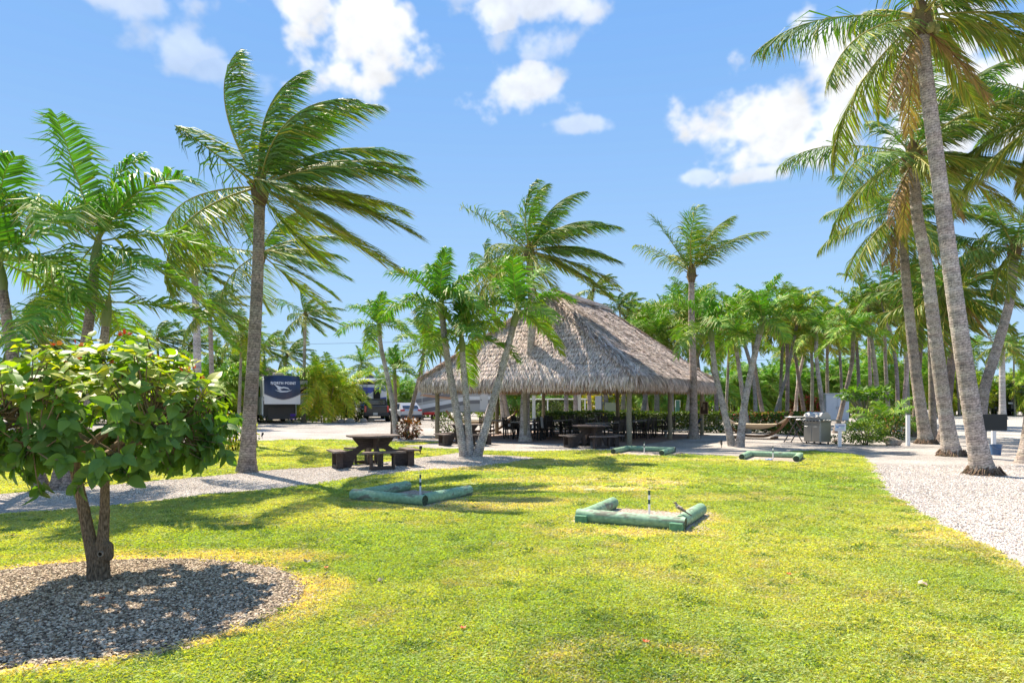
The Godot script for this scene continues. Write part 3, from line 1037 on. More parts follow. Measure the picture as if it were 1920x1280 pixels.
# ---------------------------------------------------------------- horseshoe pits
func log_piece(t: Node3D, a: Vector3, b: Vector3, r: float, col: Color, sd: int) -> void:
	var g := Geo.new()
	var d := (b - a)
	var l := d.length()
	d /= l
	var side := d.cross(Vector3.UP).normalized()
	var up := side.cross(d)
	if up.y < 0: up = -up
	var n := 44
	var sides := 26
	var rings := []
	var nor := []
	for i in n + 1:
		var tt := float(i) / n
		var rr := r * (1.0 - 0.05 * tt + 0.03 * sin(tt * 5.0 + sd))
		if i == 0 or i == n: rr *= 0.93
		var ring := []
		var nn := []
		for k in sides + 1:
			var an := TAU * (k % sides) / sides
			var kk := rr * (1.0 + 0.07 * noise.get_noise_3d(cos(an) * 60.0 + sd * 31.0, tt * l * 50.0, sin(an) * 60.0))
			var q := side * cos(an) + up * sin(an)
			ring.append(a + d * (l * tt + (0.012 if i == 0 else (-0.012 if i == n else 0.0)) * 0.0) + q * kk)
			nn.append(q)
		rings.append(ring); nor.append(nn)
	# worn paint: bare grey wood and chalky patches with their own outline
	var paint := func(i: int, k: int) -> Color:
		var an := TAU * (k % sides) / sides
		var wear := noise.get_noise_3d(cos(an) * 55.0 + sd * 77.0, i * l / n * 130.0, sin(an) * 55.0)
		var chip := noise.get_noise_3d(cos(an) * 160.0 + sd * 9.0, i * l / n * 420.0, sin(an) * 160.0)
		if wear + chip * 0.7 > 0.42: return Color(0.24, 0.25, 0.19)
		return col * (Color(1.3, 1.22, 1.3) if wear > 0.16 else Color.WHITE) * (1.0 + chip * 0.25)
	for i in n:
		for k in sides:
			var c00: Color = paint.call(i, k)
			var c01: Color = paint.call(i, k + 1)
			var c11: Color = paint.call(i + 1, k + 1)
			var c10: Color = paint.call(i + 1, k)
			g.trin(rings[i][k], rings[i][k + 1], rings[i + 1][k + 1], nor[i][k], nor[i][k + 1], nor[i + 1][k + 1], c00, c01, c11)
			g.trin(rings[i][k], rings[i + 1][k + 1], rings[i + 1][k], nor[i][k], nor[i + 1][k + 1], nor[i + 1][k], c00, c11, c10)
	for w in [0, n]:
		var o := -d if w == 0 else d
		for k in sides:
			g.trio(rings[w][k], rings[w][k + 1], a + d * l * w / n, o, Color(0.055, 0.075, 0.05) if k % 5 else Color(0.09, 0.16, 0.10))
	part(t, "log", g, "painted_wood")

func pit(label: String, ce: Vector3, yaw: float, w: float, dp: float, front_open: bool, slabel: String, blocks: bool, sd: int) -> void:
	# U of three round timbers; local -z is the closed side unless front_open
	var t := thing("horseshoe_pit", label, "pit frame", ce, yaw, "horseshoe pits on the lawn")
	var r := 0.088
	var col := Color(0.30, 0.47, 0.30)
	var zc := dp * 0.5 * (-1.0 if front_open else 1.0)
	log_piece(t, Vector3(-w * 0.5, r, zc), Vector3(w * 0.5, r, zc), r, col, sd)
	var zf := zc - signf(zc) * r * 0.9
	var ze := -zc
	for s: float in [-1.0, 1.0]:
		log_piece(t, Vector3(s * (w * 0.5 - r), r * 1.02, zf), Vector3(s * (w * 0.5 - r + 0.02), r * 1.02, ze), r, jit(col, 0.1), sd + 3 + int(s))
	if blocks:
		for s: float in [-1.0, 1.0]:
			var g := Geo.new()
			g.box(Vector3(s * (w * 0.5 - 0.09), 0.055, zc + signf(zc) * 0.075), Vector3(0.16, 0.105, 0.11), Color(0.15, 0.34, 0.2), 0.008)
			part(t, "block", g, "painted_wood")
	var pts := []
	for q: Vector2 in [Vector2(-0.62, -0.62), Vector2(0.1, -0.66), Vector2(0.62, -0.6), Vector2(0.66, 0.1), Vector2(0.6, 0.62), Vector2(0.0, 0.66), Vector2(-0.62, 0.58), Vector2(-0.66, 0.0)]:
		var p := Basis(Vector3.UP, yaw) * Vector3(q.x * w * 1.0, 0, q.y * dp * 1.0 - zc * 0.12) + ce
		pts.append(Vector2(p.x, p.z))
	struct("sand_pit", sheet(smooth_edge(pts, 0.06, 0.10), 0.014, Color(0.76, 0.62, 0.51)), "gravel")
	bare.append([Vector2(ce.x, ce.z), w * 0.55, dp * 0.55, yaw])
	# stake
	var st := thing("stake", slabel, "stake", ce + Basis(Vector3.UP, yaw) * Vector3(0.05, 0.0, -zc * 0.15), 0.0, "stakes in the horseshoe pits")
	var hts := [0.0, 0.19, 0.25, 0.31, 0.37]
	for i in 4:
		var g := Geo.new()
		g.lathe(Vector3.ZERO, [Vector2(0.0, hts[i]), Vector2(0.0165, hts[i]), Vector2(0.0165, hts[i + 1]), Vector2(0.0, hts[i + 1])], 10, Color(0.78, 0.78, 0.76) if i % 2 == 0 else Color(0.02, 0.06, 0.06))
		part(st, "band", g, "paint")

func pits() -> void:
	# frames measured on the ground: front corners and back ends
	pit("green log horseshoe pit frame with a bird on it, nearest the right gravel edge", Vector3(1.76, 0, -9.12), -0.47, 1.4, 1.25, false, "white stake with dark bands in the pit where the bird perches", true, 1)
	pit("green log horseshoe pit frame nearest the picnic table on the gravel island", Vector3(-1.6, 0, -11.15), -0.5, 1.42, 1.35, false, "white stake with dark bands in the pit near the picnic table", false, 8)
	pit("weathered green log horseshoe pit frame in front of the hut's corner post", Vector3(4.03, 0, -20.884), -0.45, 1.6, 1.5, true, "thin pale stake in the pit before the hut's corner post", false, 15)
	pit("pale green log horseshoe pit frame with a blue horseshoe, near the hammock", Vector3(7.121, 0, -18.717), -0.48, 1.5, 1.3, true, "short dark-topped stake in the pit with the blue horseshoe", false, 23)
	var hs := thing("horseshoe", "blue horseshoe lying round the stake of the pit by the hammock", "horseshoe", Vector3(6.918, 0, -18.37), 0.5)
	var g := Geo.new()
	var pts := []
	for i in 13:
		var an := lerpf(-2.4, 2.4, i / 12.0)
		pts.append(Vector3(sin(an) * 0.075, 0.03, cos(an) * 0.085))
	var rad := []
	rad.resize(13); rad.fill(0.014)
	g.tube(pts, rad, 6, [Color(0.12, 0.28, 0.62)])
	part(hs, "shoe", g, "paint")

# ---------------------------------------------------------------- broad-leaved tree in the foreground
func broad_leaf(fold: float, curl: float, col: Color) -> ArrayMesh:
	# ovate leaf, unit long along +x, midrib fold, arched tip
	var g := Geo.new()
	var n := 6
	var mid := []
	var l := []
	var r := []
	for i in n + 1:
		var t := float(i) / n
		var w := 0.33 * pow(sin(PI * pow(t, 0.72)), 0.85) if i > 0 and i < n else 0.0
		var y := -curl * t * t
		mid.append(Vector3(t, y, 0))
		l.append(Vector3(t - w * 0.06, y + w * fold + 0.014 * sin(t * 25.0), w))
		r.append(Vector3(t - w * 0.06, y + w * fold - 0.014 * sin(t * 25.0), -w))
	for i in n:
		for sd in 2:
			var e: Array = l if sd == 0 else r
			var k := 1.0 if sd == 0 else -1.0
			var n0 := (Vector3.UP + Vector3(0, 0, -fold * k) + Vector3(curl * i / n * 2.0, 0, 0)).normalized()
			g.trin(mid[i], mid[i + 1], e[i + 1], n0, n0, n0, col, col, col)
			g.trin(mid[i], e[i + 1], e[i], n0, n0, n0, col, col, col)
	return g.mesh()

func front_tree() -> void:
	var base := Vector3(-3.603, 0, -5.958)
	var t := thing("broadleaf_tree", "small round-crowned broad-leaved tree with orange blossoms and a forked trunk, in the pebble bed", "tree", base)
	# forked trunk with a knot, flared foot
	var bc := Color(0.42, 0.31, 0.21)
	var caps := [[Vector3(-0.01, -0.02, 0), Vector3(-0.01, 0.25, 0), 0.098, 0.08, bc * 0.85], [Vector3(-0.045, 0.16, 0.0), Vector3(-0.125, 0.62, 0.02), 0.058, 0.046, bc], [Vector3(-0.125, 0.62, 0.02), Vector3(-0.23, 1.1, 0.02), 0.046, 0.04, bc * 1.15],
		[Vector3(0.03, 0.2, 0.02), Vector3(0.045, 0.6, 0.0), 0.055, 0.039, bc], [Vector3(0.045, 0.6, 0), Vector3(0.05, 1.15, 0.0), 0.039, 0.034, bc * 1.15], [Vector3(0.075, 0.22, 0.02), Vector3(0.085, 0.3, 0.03), 0.055, 0.05, bc * 0.9]]
	var g := body(caps, 0.016, 0.016)
	part(t, "trunk", g, "tree_bark")
	g = Geo.new()
	g.lathe(Vector3.ZERO, [Vector2(0.026, -0.012), Vector2(0.027, 0.004), Vector2(0.022, 0.012), Vector2(0.016, 0.006)], 12, Color(0.40, 0.33, 0.26))
	g.lathe(Vector3.ZERO, [Vector2(0.016, 0.006), Vector2(0.011, -0.006), Vector2(0.0, -0.012)], 12, Color(0.05, 0.04, 0.03))
	var knot := part(t, "knot", g, "bark")
	knot.transform = Transform3D(Basis(Vector3.RIGHT, PI / 2), Vector3(0.062, 0.25, 0.09))
	# limbs
	var ce := Vector3(0.03, 1.43, 0.0)
	var half := Vector3(1.12, 0.66, 1.1)
	var tips := []
	for i in 11:
		var an := TAU * i / 11.0 + rf(-0.2, 0.2)
		var s := Vector3(-0.2, 1.05, 0.02) if i % 2 else Vector3(0.05, 1.1, 0)
		var e := ce + Vector3(cos(an) * half.x * rf(0.6, 0.85), rf(-0.3, 0.25), sin(an) * half.z * rf(0.6, 0.85))
		var m := s.lerp(e, 0.45) + Vector3(0, rf(-0.05, 0.18), 0)
		g = Geo.new()
		g.tube(curve([s - Vector3(0, 0.08, 0), s, m, e], 0.12), [0.04, 0.036, 0.03, 0.028, 0.025, 0.022, 0.02, 0.018, 0.016, 0.014, 0.012, 0.01, 0.009, 0.008, 0.008, 0.008, 0.008, 0.008, 0.008, 0.008], 7, [bc * 0.9])
		part(t, "limb", g, "bark")
		tips.append([m, e])
	var twigs := Geo.new()
	# twigs end in whorls of leaves; tips lie in the outer shell of a flat-topped dome
	var leaves := []
	var blooms := []
	for i in 540:
		var d := Vector3(rf(-1, 1), rf(-0.85, 1.0), rf(-1, 1))
		while d.length() > 1.0 or d.length() < 0.25:
			d = Vector3(rf(-1, 1), rf(-0.85, 1.0), rf(-1, 1))
		var o := d.normalized()
		var r := lerpf(0.62, 1.0, pow(rng.randf(), 0.6))
		# flattened top, hanging skirt
		var p := Vector3(o.x * half.x, 0, o.z * half.z) * r
		var hy := o.y
		p.y = (half.y * pow(absf(hy), 0.7) * r) if hy > 0 else hy * half.y * r * 0.95
		var rr := Vector2(o.x, o.z).length() * r
		if hy < -0.25 and rr < 0.5: continue
		p *= 1.0 + 0.30 * noise.get_noise_3d(o.x * 70.0, o.y * 70.0, o.z * 70.0)
		if hy > 0.3 and rng.randf() < 0.16: p.y += rf(0.06, 0.2)
		if hy < -0.1 and rng.randf() < 0.3: p.y -= rf(0.0, 0.16)
		p += ce
		var tip: Array = tips[rng.randi() % tips.size()]
		for q: Array in tips:
			if (q[1] - p).length_squared() < (tip[1] - p).length_squared(): tip = q
		var s: Vector3 = tip[0].lerp(tip[1], rf(0.35, 1.0))
		twigs.tube([s, s.lerp(p, 0.5) + Vector3(0, -0.04, 0), p], [0.008, 0.006, 0.004], 4, [bc * 0.8], false)
		var axis := (o * 0.7 + Vector3(0, 0.75 if hy > 0.1 else 0.15, 0) + (p - s).normalized() * 0.5).normalized()
		var sx := axis.cross(Vector3(0.3, 0.2, 0.9)).normalized()
		var sy := axis.cross(sx)
		var sunlit_top := hy > 0.22 and rng.randf() < 0.85  # upper whorls: sunlight on the crown top is painted in as yellower leaf tones
		var k := rng.randi_range(5, 8)
		var ph := rf(0, TAU)
		for j in k:
			var an := ph + j * 2.4
			var out := sx * cos(an) + sy * sin(an)
			var open := rf(0.55, 1.15)
			var dir := (axis * (1.0 - open * 0.55) + out * open + Vector3.DOWN * (0.1 if sunlit_top else rf(0.35, 0.8))).normalized()
			var ln := rf(0.07, 0.165) * (0.85 if sunlit_top and j > 3 else 1.0)
			var nrm := (axis + Vector3.UP * 0.5 - dir * dir.dot(axis + Vector3.UP * 0.5)).normalized()
			nrm = (nrm + dir.cross(nrm) * rf(-0.5, 0.5)).normalized()
			var zz := dir.cross(nrm).normalized()
			var yy := zz.cross(dir)
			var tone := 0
			if sunlit_top: tone = [2, 2, 3, 1][rng.randi() % 4]
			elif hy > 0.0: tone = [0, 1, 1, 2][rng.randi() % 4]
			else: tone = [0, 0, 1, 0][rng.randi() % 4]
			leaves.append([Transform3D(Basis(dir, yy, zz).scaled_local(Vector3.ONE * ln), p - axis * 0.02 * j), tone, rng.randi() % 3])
		if hy > 0.45 and rng.randf() < 0.12: blooms.append(p + axis * 0.03)
	part(t, "twigs", twigs, "bark").set_meta("kind", "stuff")
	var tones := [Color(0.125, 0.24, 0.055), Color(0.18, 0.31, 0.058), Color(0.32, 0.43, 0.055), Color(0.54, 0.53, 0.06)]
	var shapes := []
	for k in 3:
		var row := []
		for c: Color in tones:
			row.append(broad_leaf([0.12, 0.3, 0.2][k], [0.2, 0.12, 0.32][k], c))
		shapes.append(row)
	# the leaves that face the lawn's near edge show largest
	leaves.sort_custom(func(a, b): return a[0].origin.z + absf(a[0].origin.x) * 0.0 > b[0].origin.z)
	var rest := []
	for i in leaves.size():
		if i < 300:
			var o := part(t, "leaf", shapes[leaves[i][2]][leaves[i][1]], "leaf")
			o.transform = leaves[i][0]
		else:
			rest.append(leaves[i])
	var white := []
	for k in 3: white.append(broad_leaf([0.12, 0.3, 0.2][k], [0.2, 0.12, 0.32][k], Color.WHITE))
	for k in 3:
		var sel := rest.filter(func(a): return a[2] == k)
		var mm := MultiMesh.new()
		mm.transform_format = MultiMesh.TRANSFORM_3D
		mm.use_colors = true
		mm.mesh = white[k]
		mm.instance_count = sel.size()
		for i in sel.size():
			mm.set_instance_transform(i, sel[i][0])
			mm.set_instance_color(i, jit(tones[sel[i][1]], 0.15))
		var o := MultiMeshInstance3D.new()
		o.name = "foliage"
		o.multimesh = mm
		o.material_override = M["leaf"]
		t.add_child(o, true)
		o.set_meta("kind", "stuff")
	for p: Vector3 in blooms:
		g = Geo.new()
		for j in 7:
			var d := Vector3(rf(-1, 1), rf(0.0, 0.9), rf(-1, 1)).normalized()
			var s := d.cross(Vector3(rf(-1, 1), 0.4, rf(-1, 1))).normalized() * rf(0.012, 0.02)
			var q := d * rf(0.01, 0.03)
			g.quad(q, q + d * 0.025 + s, q + d * 0.05, q + d * 0.025 - s, jit([Color(0.62, 0.10, 0.02), Color(0.5, 0.05, 0.02), Color(0.55, 0.25, 0.04)][rng.randi() % 3], 0.2))
		var o := part(t, "blossom", g, "flower")
		o.position = p

# ---------------------------------------------------------------- palms
func leaflet(g: Geo, p: Vector3, dir: Vector3, wv: Vector3, len: float, bend: Vector3, c0: Color, c1: Color) -> void:
	var e := p + dir * len * 0.5
	var d2 := (dir + bend).normalized()
	var tip := e + d2 * len * 0.5
	g.tri2(p - wv * 0.6, p + wv * 0.6, e + wv, c0, c0, c0)
	g.tri2(p - wv * 0.6, e + wv, e - wv, c0, c0, c0)
	g.tri2(e - wv, e + wv, tip, c0, c0, c1)

# kind 0 coconut, 1 short crownshaft palm; returns the mesh of one frond rooted at the origin
func frond(kind: int, L: float, az: float, el: float, nl: int, lw: float, age: float, wind: float) -> ArrayMesh:
	var g := Geo.new()
	var d := Vector3(cos(az) * cos(el), sin(el), sin(az) * cos(el))
	var n := 14
	var pts := [Vector3.ZERO]
	var dirs := [d]
	var grav := (0.9 if kind == 0 else 1.4) * rf(0.85, 1.2)
	var wk := wind * (1.0 if kind == 0 else 0.55) * rf(0.8, 1.2)
	for i in n:
		var t := (i + 1.0) / n
		d = (d + Vector3.DOWN * grav * t * 1.5 / n + WIND * wk * (0.25 + t) / n).normalized()
		pts.append(pts[-1] + d * L / n)
		dirs.append(d)
	var rad := []
	var r0 := 0.032 if kind == 0 else 0.02
	for i in n + 1: rad.append(lerpf(r0, 0.004, pow(float(i) / n, 0.7)))
	var stalk := Color(0.44, 0.38, 0.10) if kind == 0 else Color(0.34, 0.40, 0.09)
	if age > 1.5: stalk = Color(0.26, 0.15, 0.07)
	g.tube(pts, rad, 5, [jit(stalk, 0.15)], false)
	var fresh := Color(0.125, 0.225, 0.045) if kind == 0 else Color(0.14, 0.30, 0.04)
	var warm := Color(0.38, 0.36, 0.045) if kind == 0 else Color(0.37, 0.44, 0.05)
	var brown := Color(0.40, 0.24, 0.11)
	fresh = fresh.lerp(warm, clampf(age * 0.42 + rf(-0.25, 0.1), 0.0, 0.5))
	var lmax := L * (0.315 if kind == 0 else 0.35)
	var tear := rf(0, 100)
	for i in nl:
		var t := lerpf(0.13 if kind == 0 else 0.1, 0.995, (i + rf(-0.3, 0.3)) / (nl - 1.0))
		t = clampf(t, 0.1, 0.999)
		var f := t * n
		var k := mini(int(f), n - 1)
		var p: Vector3 = pts[k].lerp(pts[k + 1], f - k)
		var dd: Vector3 = dirs[k].lerp(dirs[k + 1], f - k).normalized()
		var side := dd.cross(Vector3.UP)
		if side.length() < 0.1: side = dd.cross(Vector3(0.3, 0, 1))
		side = side.normalized()
		var up := side.cross(dd)
		var prof := pow(sin(PI * clampf(0.13 + 0.80 * t, 0, 1)), 0.7)
		for s: float in [-1.0, 1.0]:
			if age > 0.6 and rng.randf() < 0.08: continue
			var len := lmax * prof * rf(0.82, 1.12)
			var dir: Vector3
			var bend: Vector3
			if kind == 0:
				dir = (side * s * 0.62 + dd * (0.5 + 0.4 * t) + up * rf(0.0, 0.25) + Vector3.DOWN * rf(0.3, 0.62) + WIND * wind * rf(0.45, 0.85)).normalized()
				bend = WIND * wind * rf(0.25, 0.6) + Vector3.DOWN * rf(0.4, 0.85)
			else:
				dir = (side * s * 0.9 + dd * (0.45 + 0.35 * t) + up * rf(0.0, 0.65) + Vector3.DOWN * rf(0.0, 0.3) + WIND * wind * rf(0.2, 0.5)).normalized()
				bend = WIND * wind * rf(0.15, 0.4) + Vector3.DOWN * rf(0.5, 1.25)
			var wv := (dd - dir * dd.dot(dir)).normalized()
			wv = (wv + dir.cross(wv) * rf(-0.7, 0.7)).normalized() * lw * rf(0.75, 1.2) * (0.6 + 0.4 * prof)
			var c := jit(fresh, 0.25)
			if rng.randf() < 0.08 + age * 0.2: c = jit(warm, 0.25)
			if age > 1.5: c = jit(brown, 0.3)
			var c1 := c
			if rng.randf() < 0.15 + age * 0.4: c1 = brown
			leaflet(g, p, dir, wv, len, bend, c, c1)
	return g.mesh()

var crowns := {}
func crown(key: String, kind: int, L: float, nf: int, nl: int, lw: float, lo: float, hi: float, wind: float, sd: int) -> Array:
	if crowns.has(key): return crowns[key]
	var keep := rng.state
	rng.seed = sd * 977 + 13
	var out := []
	for i in nf:
		var k := float(i) / (nf - 1)
		var az := i * 2.3999 + sd
		if kind == 0 and wind > 0.8:
			az = wrapf(az, -PI, PI)
			az = signf(az) * PI * pow(absf(az) / PI, 1.35)
		var el := lerpf(hi, lo, pow(k, 0.8 if kind == 0 else 1.0)) + rf(-0.12, 0.12)
		out.append(frond(kind, L * rf(0.86, 1.08) * (0.75 + 0.25 * minf(1.0, k * 3.0 + 0.2)), az, el, nl, lw, clampf(k * 1.2 - 0.25 + rf(-0.2, 0.2), 0.0, 1.0), wind))
	rng.state = keep
	crowns[key] = out
	return out

func trunk_mesh(pts: Array, r0: float, r1: float, col: Color, step: float, ringed: bool, flare: float) -> Geo:
	var g := Geo.new()
	var c := curve(pts, step)
	var rad := []
	var cols := []
	var n := c.size()
	for i in n:
		var t := float(i) / (n - 1)
		var y: float = c[i].y
		var r := lerpf(r0, r1, pow(t, 0.8)) + r0 * flare * exp(-y * 3.2)
		if ringed: r *= 1.0 + (0.022 if i % 2 else -0.012) + rf(-0.012, 0.012)
		rad.append(r)
		cols.append(jit(col, 0.13) * (1.0 + 0.45 * noise.get_noise_2d(y * 60.0, pts[0].x * 50.0 + r0 * 900.0)))
	g.tube(c, rad, 12 if step < 0.12 else 8, cols, true, 1.1)
	return g

func palm(called: String, label: String, pts: Array, kind: int, set: Array, r0: float, r1: float, scale := 1.0, turn := 0.0, group := "", extra := "", col := Color(0.52, 0.45, 0.39), near := true) -> Node3D:
	var base: Vector3 = pts[0]
	var t := thing(called, label, "palm tree", Vector3(base.x, 0, base.z), 0.0, group)
	var lp := []
	for p: Vector3 in pts: lp.append(p - base)
	lp[0].y = -0.05
	part(t, "trunk", trunk_mesh(lp, r0, r1, col, 0.085 if near else 0.3, near, 0.55 if kind == 0 else 0.35), "palm_bark")
	if extra.contains("collar"):
		var rg := Geo.new()
		for i in 240:
			var an := rf(0, TAU)
			var d := Vector3(cos(an), 0, sin(an))
			var y := rf(0.02, 0.2)
			var p := d * r0 * (1.62 - y * 1.1 + rf(-0.08, 0.1)) + Vector3(0, y, 0)
			rg.tube([p, p + d * rf(0.02, 0.11) + Vector3(rf(-0.04, 0.04), -rf(0.5, 1.0) * y, rf(-0.04, 0.04))], [rf(0.008, 0.018), 0.006], 4, [jit(Color(0.30, 0.215, 0.155), 0.4)])
		part(t, "root_collar", rg, "bark")
	var top: Vector3 = lp[-1]
	var td: Vector3 = (lp[-1] - lp[-2]).normalized()
	if kind == 0:
		# fibrous heart with old leaf bases
		var g := Geo.new()
		var hp := []
		var hr := []
		for i in 6:
			hp.append(top + td * (-0.35 + i * 0.17))
			hr.append([r1 * 1.05, r1 * 1.5, r1 * 1.75, r1 * 1.5, r1 * 1.0, r1 * 0.4][i])
		g.tube(hp, hr, 9, [Color(0.22, 0.15, 0.09), Color(0.30, 0.21, 0.12), Color(0.25, 0.19, 0.10), Color(0.27, 0.24, 0.08)])
		if near:
			for i in 14:
				var an := i * 2.4
				var d := (Vector3(cos(an), 0.75, sin(an))).normalized()
				var p := top + td * rf(-0.25, 0.1) + d * r1 * 0.9
				g.tube([p, p + d * rf(0.14, 0.3)], [0.03, 0.018], 5, [jit(Color(0.36, 0.25, 0.13), 0.3)])
		part(t, "crown_heart", g, "bark")
	else:
		var g := Geo.new()
		var hp := []
		var hr := []
		for i in 6:
			hp.append(top + td * (i * 0.13 * scale))
			hr.append([r1 * 1.0, r1 * 1.28, r1 * 1.22, r1 * 1.0, r1 * 0.75, r1 * 0.35][i])
		g.tube(hp, hr, 10, [Color(0.30, 0.33, 0.11), Color(0.28, 0.34, 0.10), Color(0.23, 0.31, 0.08), Color(0.2, 0.29, 0.07)])
		part(t, "crownshaft", g, "plastic")
		top += td * 0.5 * scale
	for i in set.size():
		var o := part(t, "frond", set[i], "frond")
		o.position = top + td * (0.1 if kind == 0 else 0.0)
		o.rotation.y = turn
		o.scale = Vector3.ONE * scale
	if extra.contains("nuts"):
		for i in 6:
			var g := Geo.new()
			var an := i * 1.05 + 0.4
			g.lathe(Vector3.ZERO, [Vector2(0, -0.13), Vector2(0.06, -0.1), Vector2(0.09, -0.02), Vector2(0.075, 0.07), Vector2(0, 0.11)], 8, jit(Color(0.28, 0.26, 0.07), 0.3))
			part(t, "coconut", g, "plastic").position = top + Vector3(cos(an) * 0.27, rf(-0.32, -0.12), sin(an) * 0.27)
	if extra.contains("dead"):
		for i in 3:
			var o := part(t, "dead_frond", frond(0, 2.2, i * 2.2 + 0.5, -0.9, 34, 0.02, 2.0, 0.25), "frond")
			o.position = top - td * 0.1
			o.set_meta("label", "withered brown hanging frond")
	return t

func palms() -> void:
	var H0 := -0.45
	# coconut palms one can tell apart
	palm("coconut_palm", "tall windswept coconut palm rising from the gravel island beside the picnic table", [Vector3(-5.938, 0, -15.262), Vector3(-5.866, 1.252, -15.262), Vector3(-5.771, 2.802, -15.262), Vector3(-5.687, 4.59, -15.262), Vector3(-5.64, 6.283, -15.262)], 0, crown("a", 0, 3.6, 19, 104, 0.0165, -0.5, 1.4, 1.45, 2), 0.165, 0.115, 1, 0, "", "", Color(0.44, 0.38, 0.34))
	palm("coconut_palm", "coconut palm whose crown shows right behind the tall palm by the picnic table", [Vector3(-9.151, 0, -23.904), Vector3(-9.02, 2.577, -23.904), Vector3(-8.889, 5.192, -23.904), Vector3(-8.814, 6.686, -23.904)], 0, crown("b", 0, 3.5, 14, 66, 0.019, -0.55, 1.1, 1.2, 5), 0.16, 0.11)
	palm("coconut_palm", "big-crowned coconut palm standing before the front eave of the hut", [Vector3(0.531, 0, -27.178), Vector3(0.531, 1.762, -27.178), Vector3(0.786, 4.416, -27.178), Vector3(0.701, 7.495, -27.178)], 0, crown("c", 0, 3.7, 22, 84, 0.02, -0.45, 1.3, 1.0, 9), 0.2, 0.13, 1, 0, "", "nuts", Color(0.55, 0.49, 0.44))
	palm("coconut_palm", "coconut palm with a sparse upright crown before the right side of the hut", [Vector3(7.773, 0, -29.176), Vector3(7.75, 2.804, -29.176), Vector3(7.682, 5.083, -29.176), Vector3(7.682, 7.021, -29.176)], 0, crown("d", 0, 3.2, 11, 64, 0.018, 0.6, 1.45, 0.6, 4), 0.19, 0.12, 1, 0, "", "", Color(0.52, 0.44, 0.39))
	palm("coconut_palm", "tallest coconut palm at the right, its crown cut by the top of the picture", [Vector3(10.161, 0, -14.696), Vector3(9.943, 1.148, -14.696), Vector3(9.564, 3.674, -14.696), Vector3(9.151, 6.774, -14.696), Vector3(8.875, 8.956, -14.696), Vector3(8.818, 9.759, -14.696)], 0, crown("e", 0, 3.5, 18, 96, 0.017, -0.45, 1.2, 0.9, 7), 0.19, 0.135, 1, 0, "", "nuts dead collar", Color(0.60, 0.53, 0.48))
	palm("coconut_palm", "second tall leaning coconut palm with dry hanging fronds, left of the tallest one", [Vector3(12.803, 0, -19.84), Vector3(12.447, 2.402, -19.84), Vector3(12.059, 5.503, -19.84), Vector3(11.78, 7.053, -19.84), Vector3(11.671, 8.68, -19.84)], 0, crown("f", 0, 3.7, 20, 84, 0.0185, -0.5, 1.25, 0.95, 3), 0.21, 0.14, 1, 0, "", "dead nuts collar", Color(0.57, 0.51, 0.45))
	palm("coconut_palm", "third tall coconut palm from the right edge, arching fronds over the grill side", [Vector3(15.661, 0, -25.766), Vector3(15.258, 2.657, -25.766), Vector3(14.896, 6.079, -25.766), Vector3(14.715, 8.696, -25.766)], 0, crown("g", 0, 3.6, 20, 78, 0.019, -0.65, 1.1, 0.55, 6), 0.22, 0.14, 1, 0, "", "dead collar", Color(0.53, 0.47, 0.40))
	palm("coconut_palm", "coconut palm bending to the right behind the tallest palm's trunk", [Vector3(16.359, 0, -23.904), Vector3(16.546, 1.923, -23.904), Vector3(16.957, 3.324, -23.904), Vector3(17.461, 5.192, -23.904), Vector3(17.61, 6.872, -23.904)], 0, crown("h", 0, 3.0, 19, 60, 0.023, -0.6, 1.2, 0.8, 8), 0.19, 0.13, 1, 0, "", "", Color(0.48, 0.43, 0.39))
	palm("coconut_palm", "coconut palm with a dark trunk leaning right between the two tall palms", [Vector3(17.199, 0, -27.178), Vector3(17.411, 2.293, -27.178), Vector3(17.666, 4.416, -27.178), Vector3(17.623, 5.945, -27.178)], 0, crown("i", 0, 3.2, 19, 56, 0.026, -0.7, 1.1, 0.8, 12), 0.2, 0.13, 1, 0, "", "dead", Color(0.33, 0.27, 0.25))
	palm("coconut_palm", "palm at the right edge of the picture, only its foot and frond tips in view", [Vector3(13.278, 0, -17.558), Vector3(13.511, 2.304, -17.558), Vector3(13.923, 6.419, -17.558), Vector3(14.197, 9.026, -17.558)], 0, crown("e", 0, 3.5, 18, 96, 0.017, -0.45, 1.2, 0.9, 7), 0.2, 0.13, 1, 0.7)
	var mid := crown("m1", 0, 2.9, 17, 44, 0.03, -0.6, 1.2, 0.9, 21)
	var mid2 := crown("m2", 0, 3.0, 17, 44, 0.03, -0.65, 1.1, 1.1, 22)
	palm("coconut_palm", "straight slim coconut palm among the trunks right of the grill", [Vector3(17.746, 0, -28.754), Vector3(17.701, 2.786, -28.754), Vector3(17.612, 5.93, -28.754)], 0, mid, 0.15, 0.12, 1, 0.3, "", "", Color(0.47, 0.40, 0.34))
	palm("coconut_palm", "dark-trunked coconut palm left of the straight slim palm by the road", [Vector3(18.309, 0, -31), Vector3(18.455, 2.882, -31), Vector3(18.624, 5.546, -31)], 0, mid2, 0.16, 0.12, 0.95, -0.3, "", "", Color(0.31, 0.26, 0.23))
	palm("coconut_palm", "coconut palm peeping out left behind the big crown at the hut", [Vector3(-0.517, 0, -44.089), Vector3(-0.964, 5.167, -44.089), Vector3(-1.343, 9.644, -44.089)], 0, mid2, 0.15, 0.11, 1.05, 0.2)
	palm("coconut_palm", "shaggy yellowing coconut palm behind the left cluster of crownshaft palms", [Vector3(-18.148, 0, -41.333), Vector3(-18.213, 3.649, -41.333), Vector3(-18.309, 7.201, -41.333)], 0, mid, 0.16, 0.12, 0.95, 0)
	palm("coconut_palm", "small windswept coconut palm alone against the sky above the campers", [Vector3(-16.38, 0, -53.622), Vector3(-16.338, 4.273, -53.622), Vector3(-16.254, 8.378, -53.622)], 0, mid2, 0.16, 0.11, 1.05, 0)
